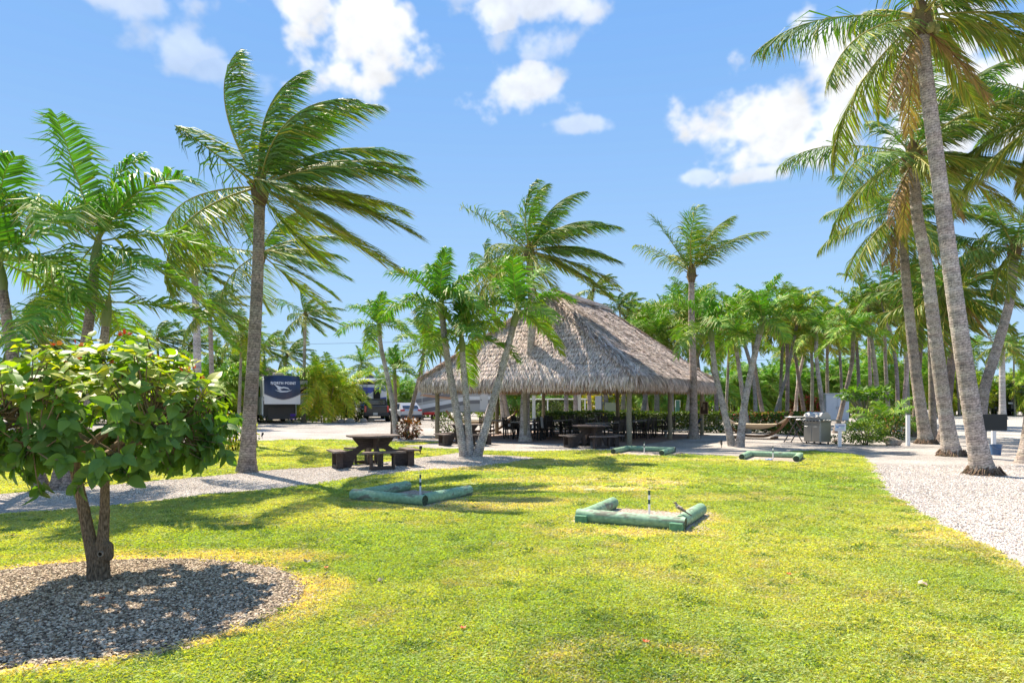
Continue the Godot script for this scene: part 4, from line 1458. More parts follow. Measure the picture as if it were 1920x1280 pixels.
	palm("royal_palm", "royal palm with a thick pale smooth trunk at the left behind the broad-leaved tree", [Vector3(-20.322, 0, -44.089), Vector3(-20.357, 5.167, -44.089), Vector3(-20.529, 10.161, -44.089)], 0, mid, 0.27, 0.2, 1.0, 0.4, "", "", Color(0.68, 0.65, 0.65))
	palm("royal_palm", "distant royal palm with a pale trunk above the shrubs at the far right", [Vector3(46.05, 0, -64), Vector3(46, 3.3, -64), Vector3(46, 6.9, -64)], 0, mid, 0.3, 0.22, 1.0, 0.2, "", "", Color(0.65, 0.62, 0.60))

	# crownshaft palms one can tell apart
	var k1 := crown("k1", 1, 2.6, 9, 72, 0.023, -0.3, 1.38, 0.9, 31)
	var k2 := crown("k2", 1, 2.5, 8, 70, 0.023, -0.3, 1.3, 0.9, 32)
	var k3 := crown("k3", 1, 2.0, 10, 60, 0.026, -0.4, 1.35, 0.7, 33)
	var k4 := crown("k4", 1, 1.95, 10, 60, 0.026, -0.5, 1.4, 0.75, 34)
	var k5 := crown("k5", 1, 2.0, 10, 54, 0.028, -0.45, 1.35, 0.7, 35)
	var kc := Color(0.54, 0.51, 0.48)
	var kd := Color(0.38, 0.32, 0.28)
	palm("crownshaft_palm", "crownshaft palm with the tallest crown of the left three-stemmed cluster", [Vector3(-8.121, 0, -12.172), Vector3(-7.836, 1.502, -12.172), Vector3(-7.588, 2.739, -12.172), Vector3(-7.446, 3.927, -12.172)], 1, k1, 0.115, 0.075, 1, 0, "", "", kd)
	palm("crownshaft_palm", "lower right palm of the left three-stemmed cluster behind the broad-leaved tree", [Vector3(-7.969, 0, -12.172), Vector3(-7.56, 1.502, -12.172), Vector3(-7.322, 2.377, -12.172), Vector3(-7.256, 2.91, -12.172)], 1, k2.slice(3), 0.10, 0.065, 0.88, 0.5, "", "", kd)
	palm("crownshaft_palm", "palm at the left picture edge leaning out of the three-stemmed cluster", [Vector3(-8.387, 0, -12.172), Vector3(-8.729, 1.312, -12.172), Vector3(-8.958, 2.644, -12.172), Vector3(-9.091, 3.547, -12.172)], 1, k2, 0.115, 0.08, 1.05, -0.5, "", "", kd)
	palm("crownshaft_palm", "crownshaft palm with a curving trunk beside the copper shrub by the road", [Vector3(-4.997, 0, -29.612), Vector3(-5.251, 1.897, -29.612), Vector3(-5.645, 3.748, -29.612), Vector3(-5.737, 4.442, -29.612)], 1, k3, 0.12, 0.085, 0.95, 0.2, "", "", kc)
	palm("crownshaft_palm", "short dark crownshaft palm right behind the one by the copper shrub", [Vector3(-5.641, 0, -32.525), Vector3(-5.565, 1.423, -32.525), Vector3(-5.59, 2.643, -32.525)], 1, k4, 0.11, 0.08, 0.9, 1.0, "", "", kd)
	palm("crownshaft_palm", "crownshaft palm leaning right towards the hut's left eave", [Vector3(-5.167, 0, -33.067), Vector3(-4.831, 1.421, -33.067), Vector3(-4.392, 3.229, -33.067), Vector3(-4.263, 4.133, -33.067)], 1, k4, 0.11, 0.08, 0.95, -0.4, "", "", kd)
	palm("crownshaft_palm", "left stem of the three-stemmed palm group on the gravel tip", [Vector3(-1.35, 0, -19.644), Vector3(-1.596, 1.32, -19.644), Vector3(-1.888, 3.008, -19.644), Vector3(-1.995, 3.929, -19.644)], 1, k3, 0.125, 0.085, 1.0, 0, "", "", kc)
	palm("crownshaft_palm", "middle stem of the three-stemmed palm group on the gravel tip", [Vector3(-1.197, 0, -19.644), Vector3(-1.304, 1.473, -19.644), Vector3(-1.397, 2.548, -19.644), Vector3(-1.427, 3.008, -19.644)], 1, k4, 0.11, 0.08, 0.95, 0.6, "", "", kc)
	palm("crownshaft_palm", "right stem of the three-stemmed palm group, leaning across the hut", [Vector3(-1.028, 0, -19.644), Vector3(-0.706, 1.013, -19.644), Vector3(-0.276, 2.548, -19.644), Vector3(0.031, 3.745, -19.644)], 1, k5, 0.125, 0.09, 1.0, 0.3, "", "", kc)
	palm("crownshaft_palm", "left stem of the crossing pair of palms beside the hammock", [Vector3(7.922, 0, -24.494), Vector3(7.616, 1.263, -24.494), Vector3(7.31, 2.602, -24.494), Vector3(7.176, 3.751, -24.494)], 1, k4, 0.13, 0.09, 1.0, 0.3, "", "", kc)
	palm("crownshaft_palm", "right stem of the crossing pair of palms beside the hammock", [Vector3(7.974, 0, -23.904), Vector3(8.142, 1.457, -23.904), Vector3(8.366, 2.577, -23.904), Vector3(8.665, 3.922, -23.904)], 1, k3, 0.14, 0.095, 1.05, 0.4, "", "", kc)
	palm("crownshaft_palm", "crownshaft palm behind the crossing pair by the hammock", [Vector3(12.074, 0, -34.807), Vector3(11.775, 1.958, -34.807), Vector3(11.475, 4.133, -34.807)], 1, k5, 0.13, 0.1, 1.0, 1.3, "", "", kc)
	palm("crownshaft_palm", "crownshaft palm with a curved dark trunk beside the grey cabinet", [Vector3(16.506, 0, -34.807), Vector3(16.996, 1.958, -34.807), Vector3(17.349, 3.589, -34.807), Vector3(17.404, 4.677, -34.807)], 1, k3, 0.13, 0.09, 1.0, 0.9, "", "", kd)
	palm("crownshaft_palm", "crownshaft palm with a pale ringed trunk left of the grey cabinet", [Vector3(18.955, 0, -41.333), Vector3(18.729, 2.034, -41.333), Vector3(18.439, 4.295, -41.333), Vector3(18.439, 5.264, -41.333)], 1, k4, 0.16, 0.1, 1.05, 0.2, "", "", kc)

	# grove behind: palms nothing tells apart
	var far := [crown("f1", 1, 2.5, 13, 44, 0.03, -0.95, 1.35, 0.7, 41), crown("f2", 1, 2.5, 13, 44, 0.03, -0.9, 1.3, 0.75, 42), crown("f3", 0, 3.0, 15, 44, 0.034, -0.6, 1.2, 1.1, 43), crown("f4", 0, 3.0, 15, 44, 0.034, -0.55, 1.2, 1.05, 44)]
	far[0] = tint_set("deep1", far[0], Color(0.85, 0.82, 0.7))
	far[1] = tint_set("deep2", far[1], Color(1.25, 0.95, 0.75))
	var grove := []
	for q: Array in [[15.776, -44.089, 6.476, 1], [17.957, -48.39, 7.334, 0], [16.342, -43.13, 6.537, 1], [18.526, -47.238, 6.643, 0], [17.773, -44.089, 6.82, 1], [22.203, -53.622, 7.122, 3], [21.39, -49.6, 7.091, 0], [24.889, -56.686, 7.086, 2], [24.884, -53.622, 7.331, 1], [27.457, -56.686, 7.44, 0], [23.502, -46.14, 7.065, 1], [26.195, -49.6, 8.06, 2], [23.767, -44.089, 7.681, 3], [26.766, -48.39, 8.468, 2], [23.877, -42.213, 8.245, 3], [25.282, -44.089, 8.198, 2], [27.42, -47.238, 9.411, 3], [15.5, -49.6, 7.479, 1], [13.261, -44.089, 6.648, 0], [13.47, -47.238, 7.565, 1], [13.408, -49.6, 7.479, 0]]:
		grove.append(q + ["palm of the grove behind the grill and the hammock", "palms of the grove behind the grill"])
	for q: Array in [[3.677, -46.14, 4.974, 1], [3.957, -42.213, 5.013, 0], [5.388, -47.238, 5.794, 1], [6.166, -44.089, 5.167, 0], [7.426, -46.14, 5.695, 1], [8.37, -44.089, 5.511, 0], [9.448, -47.238, 6.348, 1], [9.165, -43.13, 5.425, 0], [10.886, -46.14, 6.056, 1], [11.194, -44.089, 5.511, 0], [-2.03, -47.238, 4.318, 0], [-0.172, -44.089, 3.789, 1]]:
		grove.append(q + ["palm whose pale trunk shows under the hut roof behind the hedge", "palms behind the hut"])
	for q: Array in [[6.6, -64, 12.1, 3], [10.269, -62, 10.123, 2], [13.95, -62, 9.639, 3], [12.658, -66.133, 9.403, 0], [14.324, -68.414, 9.14, 1], [16.017, -66.133, 9.662, 0], [9, -64, 9.4, 3], [19.375, -70.857, 8.58, 0]]:
		grove.append(q + ["wind-tossed palm crown showing above the far slope of the thatch", "palms above the thatch"])
	for q: Array in [[-21.155, -53.622, 4.273, 0], [-19.394, -48.39, 5.898, 1], [-21.789, -56.686, 6.2, 0], [-21.371, -60.121, 6.247, 2], [-21.9, -64, 6.05, 3], [-22.766, -62, 5.183, 0], [-22.412, -53.622, 4.692, 1], [-27.457, -56.686, 6.2, 3], [-27.649, -53.622, 6.368, 2], [-31, -44.089, 6.544, 2], [-34.321, -47.238, 5.794, 3], [-33.712, -49.6, 6.006, 2], [-16.302, -68.414, 5.024, 0]]:
		grove.append(q + ["palm of the dense row beside the parked campers", "palms beside the campers"])
	for q: Array in [[41.433, -76.308, 8.227, 0], [47.12, -79.36, 7.13, 1], [45.926, -73.481, 6.717, 0], [52.08, -79.36, 6.51, 1], [56.188, -82.667, 7.363, 0], [58.59, -79.36, 7.13, 1], [40.688, -82.667, 6.717, 0], [40.92, -79.36, 7.13, 1], [33.48, -79.36, 6.51, 0], [32.292, -82.667, 7.363, 1], [33.981, -76.308, 6.319, 1]]:
		grove.append(q + ["far palm in the planting beyond the side road", "palms beyond the side road"])
	for q: Array in grove:
		var b := Vector3(q[0], 0, q[1])
		var h: float = q[2]
		var lean := rf(-1.5, 1.5) * (0.5 + rng.randf())
		palm("grove_palm", q[4], [b, b + Vector3(lean * rf(0.15, 0.75), h * 0.5, rf(-0.2, 0.2)), b + Vector3(lean, h, rf(-0.3, 0.3))], 1 if q[3] < 2 else 0, far[q[3]], rf(0.11, 0.2), rf(0.08, 0.12), rf(0.85, 1.25), rf(-0.7, 0.7), q[5], "", jit(Color(0.48, 0.43, 0.38), 0.35), false)

# ---------------------------------------------------------------- shrubs
func bush(called: String, label: String, cat: String, at: Vector3, half: Vector3, count: int, ls: float, cols: Array, group := "", bloom: Array = []) -> Node3D:
	var t := thing(called, label, cat, at, 0.0, group)
	var g := Geo.new()
	for i in 6:
		var an := i * 1.05 + rf(-0.3, 0.3)
		var e := Vector3(cos(an) * half.x * 0.6, half.y * rf(0.9, 1.6), sin(an) * half.z * 0.6)
		g.tube([Vector3(cos(an) * 0.06, -0.02, sin(an) * 0.06), e * Vector3(0.5, 0.55, 0.5), e], [0.025, 0.018, 0.008], 5, [Color(0.16, 0.12, 0.09)], false)
	part(t, "stems", g, "bark")
	g = Geo.new()
	leaf_mass(g, Vector3(0, half.y * 1.02, 0), half, count, ls, cols, 0.15)
	part(t, "foliage", g, "leaf").set_meta("kind", "stuff")
	if bloom.size():
		g = Geo.new()
		leaf_mass(g, Vector3(0, half.y * 1.25, 0), half * Vector3(0.95, 0.8, 0.95), int(count * 0.12), ls * 0.7, bloom, 0.1, 0.9)
		part(t, "blossoms", g, "flower").set_meta("kind", "stuff")
	return t

func clump(label: String, group: String, at: Vector3, h: float, w: float, set: Array, ns: int, scale: float) -> void:
	# many-stemmed yellow feather palm
	var t := thing("feather_palm_clump", label, "palm clump", at, 0.0, group)
	for i in ns:
		var an := i * 2.4
		var r := sqrt((i + 0.5) / ns)
		var top := Vector3(cos(an) * r * w * 0.5, h * rf(0.35, 0.72), sin(an) * r * w * 0.35)
		var g := Geo.new()
		g.tube([Vector3(cos(an) * r * w * 0.15, -0.02, sin(an) * r * w * 0.12), top * Vector3(0.45, 0.5, 0.45), top], [0.05, 0.045, 0.035], 6, [jit(Color(0.36, 0.34, 0.16), 0.2)], false)
		part(t, "stem", g, "bark")
		for k in 7:
			var o := part(t, "frond", set[(k * 5 + i * 3) % set.size()], "frond")
			o.position = top
			o.rotation.y = rf(-0.6, 0.6)
			o.scale = Vector3.ONE * scale * rf(0.85, 1.15)

func tint_set(key: String, src: Array, cm: Color) -> Array:
	if crowns.has(key): return crowns[key]
	var out := []
	for m: ArrayMesh in src:
		var ar := m.surface_get_arrays(0)
		var c: PackedColorArray = ar[Mesh.ARRAY_COLOR]
		for i in c.size(): c[i] = c[i] * cm
		ar[Mesh.ARRAY_COLOR] = c
		var n := ArrayMesh.new()
		n.add_surface_from_arrays(Mesh.PRIMITIVE_TRIANGLES, ar)
		out.append(n)
	crowns[key] = out
	return out

func shrubs() -> void:
	var gold := tint_set("gold", crowns["f1"], Color(2.1, 1.45, 0.9))
	var lime := tint_set("lime", crowns["f2"], Color(1.6, 1.35, 0.9))
	clump("big yellow feather palm clump between the camper and the blue motorhome", "", Vector3(-14.578, 0, -53.622), 6.2, 3.6, gold, 8, 1.05)
	clump("slender feather palm clump right of the big yellow clump", "", Vector3(-14.039, 0, -56.686), 5.6, 1.4, gold, 3, 0.9)
	bush("dark_shrub", "dark glossy shrub on rocks left of the pickup truck", "shrub", Vector3(-12.931, 0, -56.686), Vector3(1.3, 1.3, 0.9), 1500, 0.22, DARK)
	for q: Array in [[-12.441, -52.211, 0.26], [-11.646, -53.622, 0.24], [-13.053, -52.211, 0.22], [-11.367, -55.111, 0.2]]:
		rock("grey rock edging the planting beside the pickup truck", "rocks edging the camper planting", Vector3(q[0], 0, q[1]), q[2])
	bush("copper_shrub", "small copper-leaved shrub at the foot of the curving palm by the road", "shrub", Vector3(-4.313, 0, -28.754), Vector3(0.55, 0.45, 0.5), 500, 0.14, COPPER)
	bush("flowering_shrub", "round green shrub with reddish tips left of the hut's corner post", "shrub", Vector3(-2.805, 0, -31.492), Vector3(0.95, 0.55, 0.7), 1300, 0.1, LIGHT + [Color(0.2, 0.06, 0.03)])
	bush("yellow_shrub", "yellow and green croton shrub behind the tall palm by the picnic table", "shrub", Vector3(-8.956, 0, -22.044), Vector3(0.75, 0.62, 0.7), 1300, 0.11, GOLD + LIGHT)
	bush("clipped_shrub", "round light green shrub beside the small white sign", "shrub", Vector3(12.989, 0, -25.114), Vector3(0.85, 0.47, 0.65), 2200, 0.085, GREEN + LIGHT)
	bush("orange_shrub", "dark shrub with orange tips under the fern-leaved cycad", "shrub", Vector3(15.242, 0, -27.556), Vector3(0.9, 0.55, 0.6), 1500, 0.11, DARK, "", [Color(0.5, 0.16, 0.05), Color(0.42, 0.1, 0.04)])
	var fr := bush("frangipani", "frangipani with glossy green leaf rosettes behind the clipped shrub", "shrub", Vector3(16.361, 0, -31.492), Vector3(1.15, 0.5, 0.8), 10, 0.2, GREEN)
	var g := Geo.new()
	for i in 16:
		var an := i * 2.4
		var r := sqrt((i + 0.5) / 16.0)
		var e := Vector3(cos(an) * r * 1.1, rf(1.6, 2.25), sin(an) * r * 0.9)
		g.tube([Vector3(0, 0.1, 0), Vector3(e.x * 0.25, e.y * 0.5, e.z * 0.25), e], [0.07, 0.045, 0.028], 6, [Color(0.34, 0.31, 0.26)], false)
	part(fr, "branches", g, "bark")
	g = Geo.new()
	for i in 16:
		var an := i * 2.4
		var r := sqrt((i + 0.5) / 16.0)
		leaf_mass(g, Vector3(cos(an) * r * 1.1, 2.0, sin(an) * r * 0.9), Vector3(0.28, 0.22, 0.28), 34, 0.26, [Color(0.08, 0.18, 0.04), Color(0.12, 0.24, 0.05), Color(0.17, 0.28, 0.08)])
	part(fr, "leaf_rosettes", g, "leaf").set_meta("kind", "stuff")
	# cycad
	var cy := thing("cycad", "cycad with stiff arching feather leaves between the shrubs and the white post", "cycad", Vector3(16.24, 0, -29.612))
	g = Geo.new()
	g.tube([Vector3(0, -0.02, 0), Vector3(0, 0.5, 0)], [0.16, 0.13], 9, [Color(0.16, 0.12, 0.09)])
	part(cy, "trunk", g, "bark")
	for i in 15:
		rng.seed = 700 + i
		part(cy, "frond", frond(1, 1.8, i * 2.4, lerpf(1.1, 0.15, i / 14.0), 44, 0.018, 0.35, 0.1), "frond").position = Vector3(0, 0.5, 0)
	rng.seed = 99
	rock("large tan boulder at the gravel edge beside the clipped shrub", "", Vector3(13.892, 0, -24.8), 0.21)
	rock("grey stone behind the tan boulder", "", Vector3(14.83, 0, -26.811), 0.2)
	bush("pink_shrub", "small plant with crimson flowers at the foot of the white sign", "shrub", Vector3(12.279, 0, -25.766), Vector3(0.28, 0.18, 0.25), 120, 0.09, DARK, "", [Color(0.55, 0.02, 0.06)])
	bush("red_shrub", "crimson-leaved shrub beside the far person in the grove", "shrub", Vector3(30.336, 0, -70.857), Vector3(1.6, 1.2, 1.2), 700, 0.3, RED)
	bush("gold_shrub", "bright yellow croton right of the far person in the grove", "shrub", Vector3(33.009, 0, -73.481), Vector3(1.4, 1.7, 1.0), 700, 0.3, GOLD)
	bush("orange_bougainvillea", "orange flowering shrub beyond the hedge right of the hut", "shrub", Vector3(15.633, 0, -56.686), Vector3(1.0, 0.9, 0.8), 500, 0.22, GREEN, "", [Color(0.6, 0.2, 0.04)])
	bush("scarlet_bougainvillea", "scarlet flowering shrub beyond the hedge behind the framed notice", "shrub", Vector3(16.651, 0, -56.686), Vector3(1.0, 0.9, 0.8), 500, 0.22, GREEN, "", [Color(0.65, 0.06, 0.05)])
	bush("gold_shrub", "orange and yellow croton seen under the roof behind the hut", "shrub", Vector3(6.519, 0, -58.353), Vector3(1.3, 1.5, 1.0), 900, 0.28, GOLD)
	bush("gold_shrub", "yellow croton seen under the roof beside the board on legs", "shrub", Vector3(8.83, 0, -60.121), Vector3(1.3, 1.8, 1.0), 900, 0.28, GOLD)
	# plantings beyond, nothing tells the members of a row apart
	var rows := [["green shrub of the thick planting behind the hut", "shrubs behind the hut", [[3.207, -68.414, 2.2], [4.982, -70.857, 2.6], [11.759, -68.414, 2.4], [14.352, -73.481, 2.8], [14.966, -68.414, 2.6], [17.161, -70.857, 2.8], [18.172, -68.414, 2.4], [0, -70.857, 2.2], [1.55, -66.133, 2.4]], 0],
		["yellow green shrub of the bright planting behind the grove", "shrubs behind the grove", [[25.42, -79.36, 3.4], [28.094, -82.667, 3.6], [28.52, -79.36, 3.0], [31.646, -82.667, 3.8], [34.707, -86.261, 4.0], [34.875, -82.667, 3.6], [38.75, -82.667, 3.4], [42.457, -86.261, 3.8], [42.302, -82.667, 3.4], [45.826, -86.261, 3.8], [45.854, -82.667, 3.4], [47.792, -82.667, 3.6]], 1],
		["leafy shrub of the yellow and green planting beyond the side road", "shrubs beyond the side road", [[52.228, -86.261, 4.4], [56.716, -90.182, 4.8], [56.272, -86.261, 4.6], [60.943, -90.182, 4.8], [58.254, -82.667, 3.4], [62.674, -86.261, 4.6], [62.323, -82.667, 5.0], [67.391, -86.261, 5.0]], 2],
		["leafy shrub of the planting along the left camp road", "shrubs along the camp road", [[-41.054, -53.622, 3.6], [-40.042, -55.111, 4.0], [-38.971, -56.686, 4.2], [-35.736, -55.111, 3.4], [-34.543, -56.686, 3.2], [-32.824, -58.353, 3.4], [-30.088, -58.353, 3.6], [-28.652, -60.121, 3.2], [-25.833, -60.121, 3.0], [-24.945, -62, 3.4], [-19.633, -66.133, 2.6], [-19.929, -70.857, 3.0], [-19.404, -73.481, 2.8], [-17.438, -70.857, 2.8], [-17.885, -76.308, 2.6], [-16.12, -79.36, 2.4], [-14.854, -82.667, 2.2], [-12.13, -86.261, 2.2], [-8.761, -86.261, 2.4], [-4.96, -79.36, 3.0], [-2.087, -76.308, 3.0]], 3]]
	for q: Array in [[22.586, -70.857, 5.148, 0], [26.112, -76.308, 6.021, 1], [25.907, -70.857, 5.148, 0], [30.504, -79.36, 6.82, 1], [30.196, -73.481, 5.856, 0], [34.348, -79.36, 5.58, 1], [33.756, -73.481, 6.717, 0], [38.316, -79.36, 5.58, 1], [35.65, -70.857, 5.702, 0], [40.538, -76.308, 6.617, 1], [38.971, -70.857, 6.809, 0], [45.26, -79.36, 6.2, 1], [43.4, -73.481, 6.43, 1]]:
		clump("tall feather palm clump closing the grove behind the grill", "feather palm clumps behind the grove", Vector3(q[0], 0, q[1]), q[2] * 1.1, 4.2, lime if q[3] else crowns["f1"], 7, 1.15)
	for q: Array in [[50.698, -82.667, 5.748, 1], [55.396, -86.261, 6.267, 0], [55.025, -82.667, 5.102, 1], [63.213, -86.261, 5.593, 1], [60.14, -79.36, 6.2, 0]]:
		clump("tall yellowish feather palm clump beyond the side road", "feather palm clumps beyond the side road", Vector3(q[0], 0, q[1]), q[2] * 1.1, 4.6, gold if q[3] else lime, 7, 1.25)
	for q: Array in [[3.523, -60.121, 2.489, 0], [5.25, -64, 2.8, 1], [8.138, -62, 2.761, 0], [11.6, -64, 2.9, 1], [12.306, -60.121, 2.724, 0], [14.6, -64, 2.8, 1], [15.742, -62, 2.761, 1], [19.117, -66.133, 3.617, 0], [-1.5, -64, 3.05, 1], [0.484, -62, 3.003, 0]]:
		clump("leafy feather palm clump seen below the eave behind the hut", "feather palm clumps behind the hut", Vector3(q[0], 0, q[1]), q[2] * 1.35, 3.2, lime if q[3] else crowns["f2"], 6, 0.9)
	for q: Array in [[-34.321, -47.238, 3.949, 0], [-33.712, -49.6, 3.681, 1], [-32.192, -50.872, 4.133, 0], [-28.165, -48.39, 3.629, 1], [-28.349, -52.211, 4.201, 0], [-24.878, -49.6, 3.681, 1], [-25.135, -53.622, 3.854, 0], [-22.058, -50.872, 4.133, 1], [-22.733, -55.111, 5.21, 0], [-23.022, -58.353, 4.969, 1], [-19.859, -62, 4.214, 1], [-17.614, -60.121, 4.133, 0], [-13.009, -70.857, 3.764, 0], [-11.481, -73.481, 3.559, 1], [-9.538, -76.308, 3.935, 0]]:
		clump("feather palm clump between the left palms and the camper", "feather palm clumps left of the campers", Vector3(q[0], 0, q[1]), q[2] * 1.15, 3.6, crowns["f1"] if q[3] == 0 else lime, 6, 1.05)
	for r: Array in rows:
		for q: Array in r[2]:
			var b := Vector3(q[0], 0, q[1])
			var pal: Array = [GREEN + LIGHT + GOLD, LIGHT + GOLD + GOLD, GOLD + LIGHT + GREEN, GREEN + LIGHT][r[3]]
			if rng.randf() < 0.4 and r[3] > 0:
				clump(r[0], r[1], b, q[2] * 1.35, q[2] * 0.9, lime if rng.randf() < 0.5 else gold, 4, 0.85)
			else:
				bush("planting_shrub", r[0], "shrub", b, Vector3(q[2] * 0.62, q[2] * 0.52, q[2] * 0.45), 1500, 0.09 * q[2] + 0.07, pal, r[1])

func rock(label: String, group: String, at: Vector3, r: float) -> void:
	var g := Geo.new()
	var n := 9
	var m := 14
	var col := jit(Color(0.42, 0.36, 0.30), 0.12)
	var P := func(i: int, k: int) -> Vector3:
		var th := PI * i / n
		var ph := TAU * (k % m) / m
		var d := Vector3(sin(th) * cos(ph), cos(th), sin(th) * sin(ph))
		return d * r * Vector3(1.25, 0.8, 0.9) * (1.0 + 0.45 * noise.get_noise_3d(d.x * 55.0 + at.x * 90.0, d.y * 55.0, d.z * 55.0)) + Vector3(0, r * 0.5, 0)
	for i in n:
		for k in m:
			var a: Vector3 = P.call(i, k)
			var b: Vector3 = P.call(i, k + 1)
			var c: Vector3 = P.call(i + 1, k + 1)
			var d: Vector3 = P.call(i + 1, k)
			var o := (a + c) * 0.5 - Vector3(0, r * 0.5, 0)
			if i > 0: g.trio(a, b, c, o, col)
			if i < n - 1: g.trio(a, c, d, o, col)
	var t := thing("boulder", label, "rock", at, 0.0, group)
	part(t, "stone", g, "stone")

# ---------------------------------------------------------------- vehicles and far buildings
func wheel(t: Node3D, at: Vector3, r: float, w: float) -> void:
	var g := Geo.new()
	g.xf = Transform3D(Basis(Vector3.FORWARD, PI / 2), at)
	g.lathe(Vector3.ZERO, [Vector2(r * 0.6, -w * 0.5), Vector2(r * 0.92, -w * 0.5), Vector2(r, -w * 0.36), Vector2(r, w * 0.36), Vector2(r * 0.92, w * 0.5), Vector2(r * 0.6, w * 0.5)], 18, Color(0.018, 0.018, 0.018))
	var ty := part(t, "wheel", g, "rubber")
	g = Geo.new()
	g.xf = Transform3D(Basis(Vector3.FORWARD, PI / 2), at)
	g.lathe(Vector3.ZERO, [Vector2(0.0, -w * 0.3), Vector2(r * 0.3, -w * 0.34), Vector2(r * 0.61, -w * 0.46)], 14, Color(0.5, 0.5, 0.5))
	g.lathe(Vector3.ZERO, [Vector2(r * 0.61, w * 0.46), Vector2(r * 0.3, w * 0.34), Vector2(0.0, w * 0.3)], 14, Color(0.5, 0.5, 0.5))
	part(ty, "rim", g, "metal")

func pane(t: Node3D, called: String, ce: Vector3, s: Vector3, frame := Color(0.03, 0.03, 0.03)) -> void:
	var g := Geo.new()
	var ax := s.min_axis_index()
	var f := s
	for k in 3:
		if k != ax: f[k] += 0.09
	f[ax] *= 0.7
	g.box(ce, f, frame, 0.01)
	var o := part(t, called, g, "plastic")
	g = Geo.new()
	g.box(ce, s, Color(0.015, 0.018, 0.02), 0.005)
	part(o, "glass", g, "dark_glass")

func lettering(t: Node3D, words: String, ce: Vector3, height: float, col: Color, yaw := 0.0, bold := true) -> void:
	var tm := TextMesh.new()
	var f := SystemFont.new()
	f.font_names = PackedStringArray(["Droid Sans"])
	f.font_weight = 700 if bold else 400
	tm.font = f
	tm.text = words
	tm.font_size = 64
	tm.pixel_size = height / 46.0
	tm.depth = 0.01
	tm.curve_step = 2.0
	var m := StandardMaterial3D.new()
	m.resource_name = "lettering"
	m.albedo_color = col.linear_to_srgb()
	m.roughness = 0.5
	var o := MeshInstance3D.new()
	o.name = "lettering"
	o.mesh = tm
	o.material_override = m
	o.position = ce
	o.rotation.y = yaw
	t.add_child(o, true)

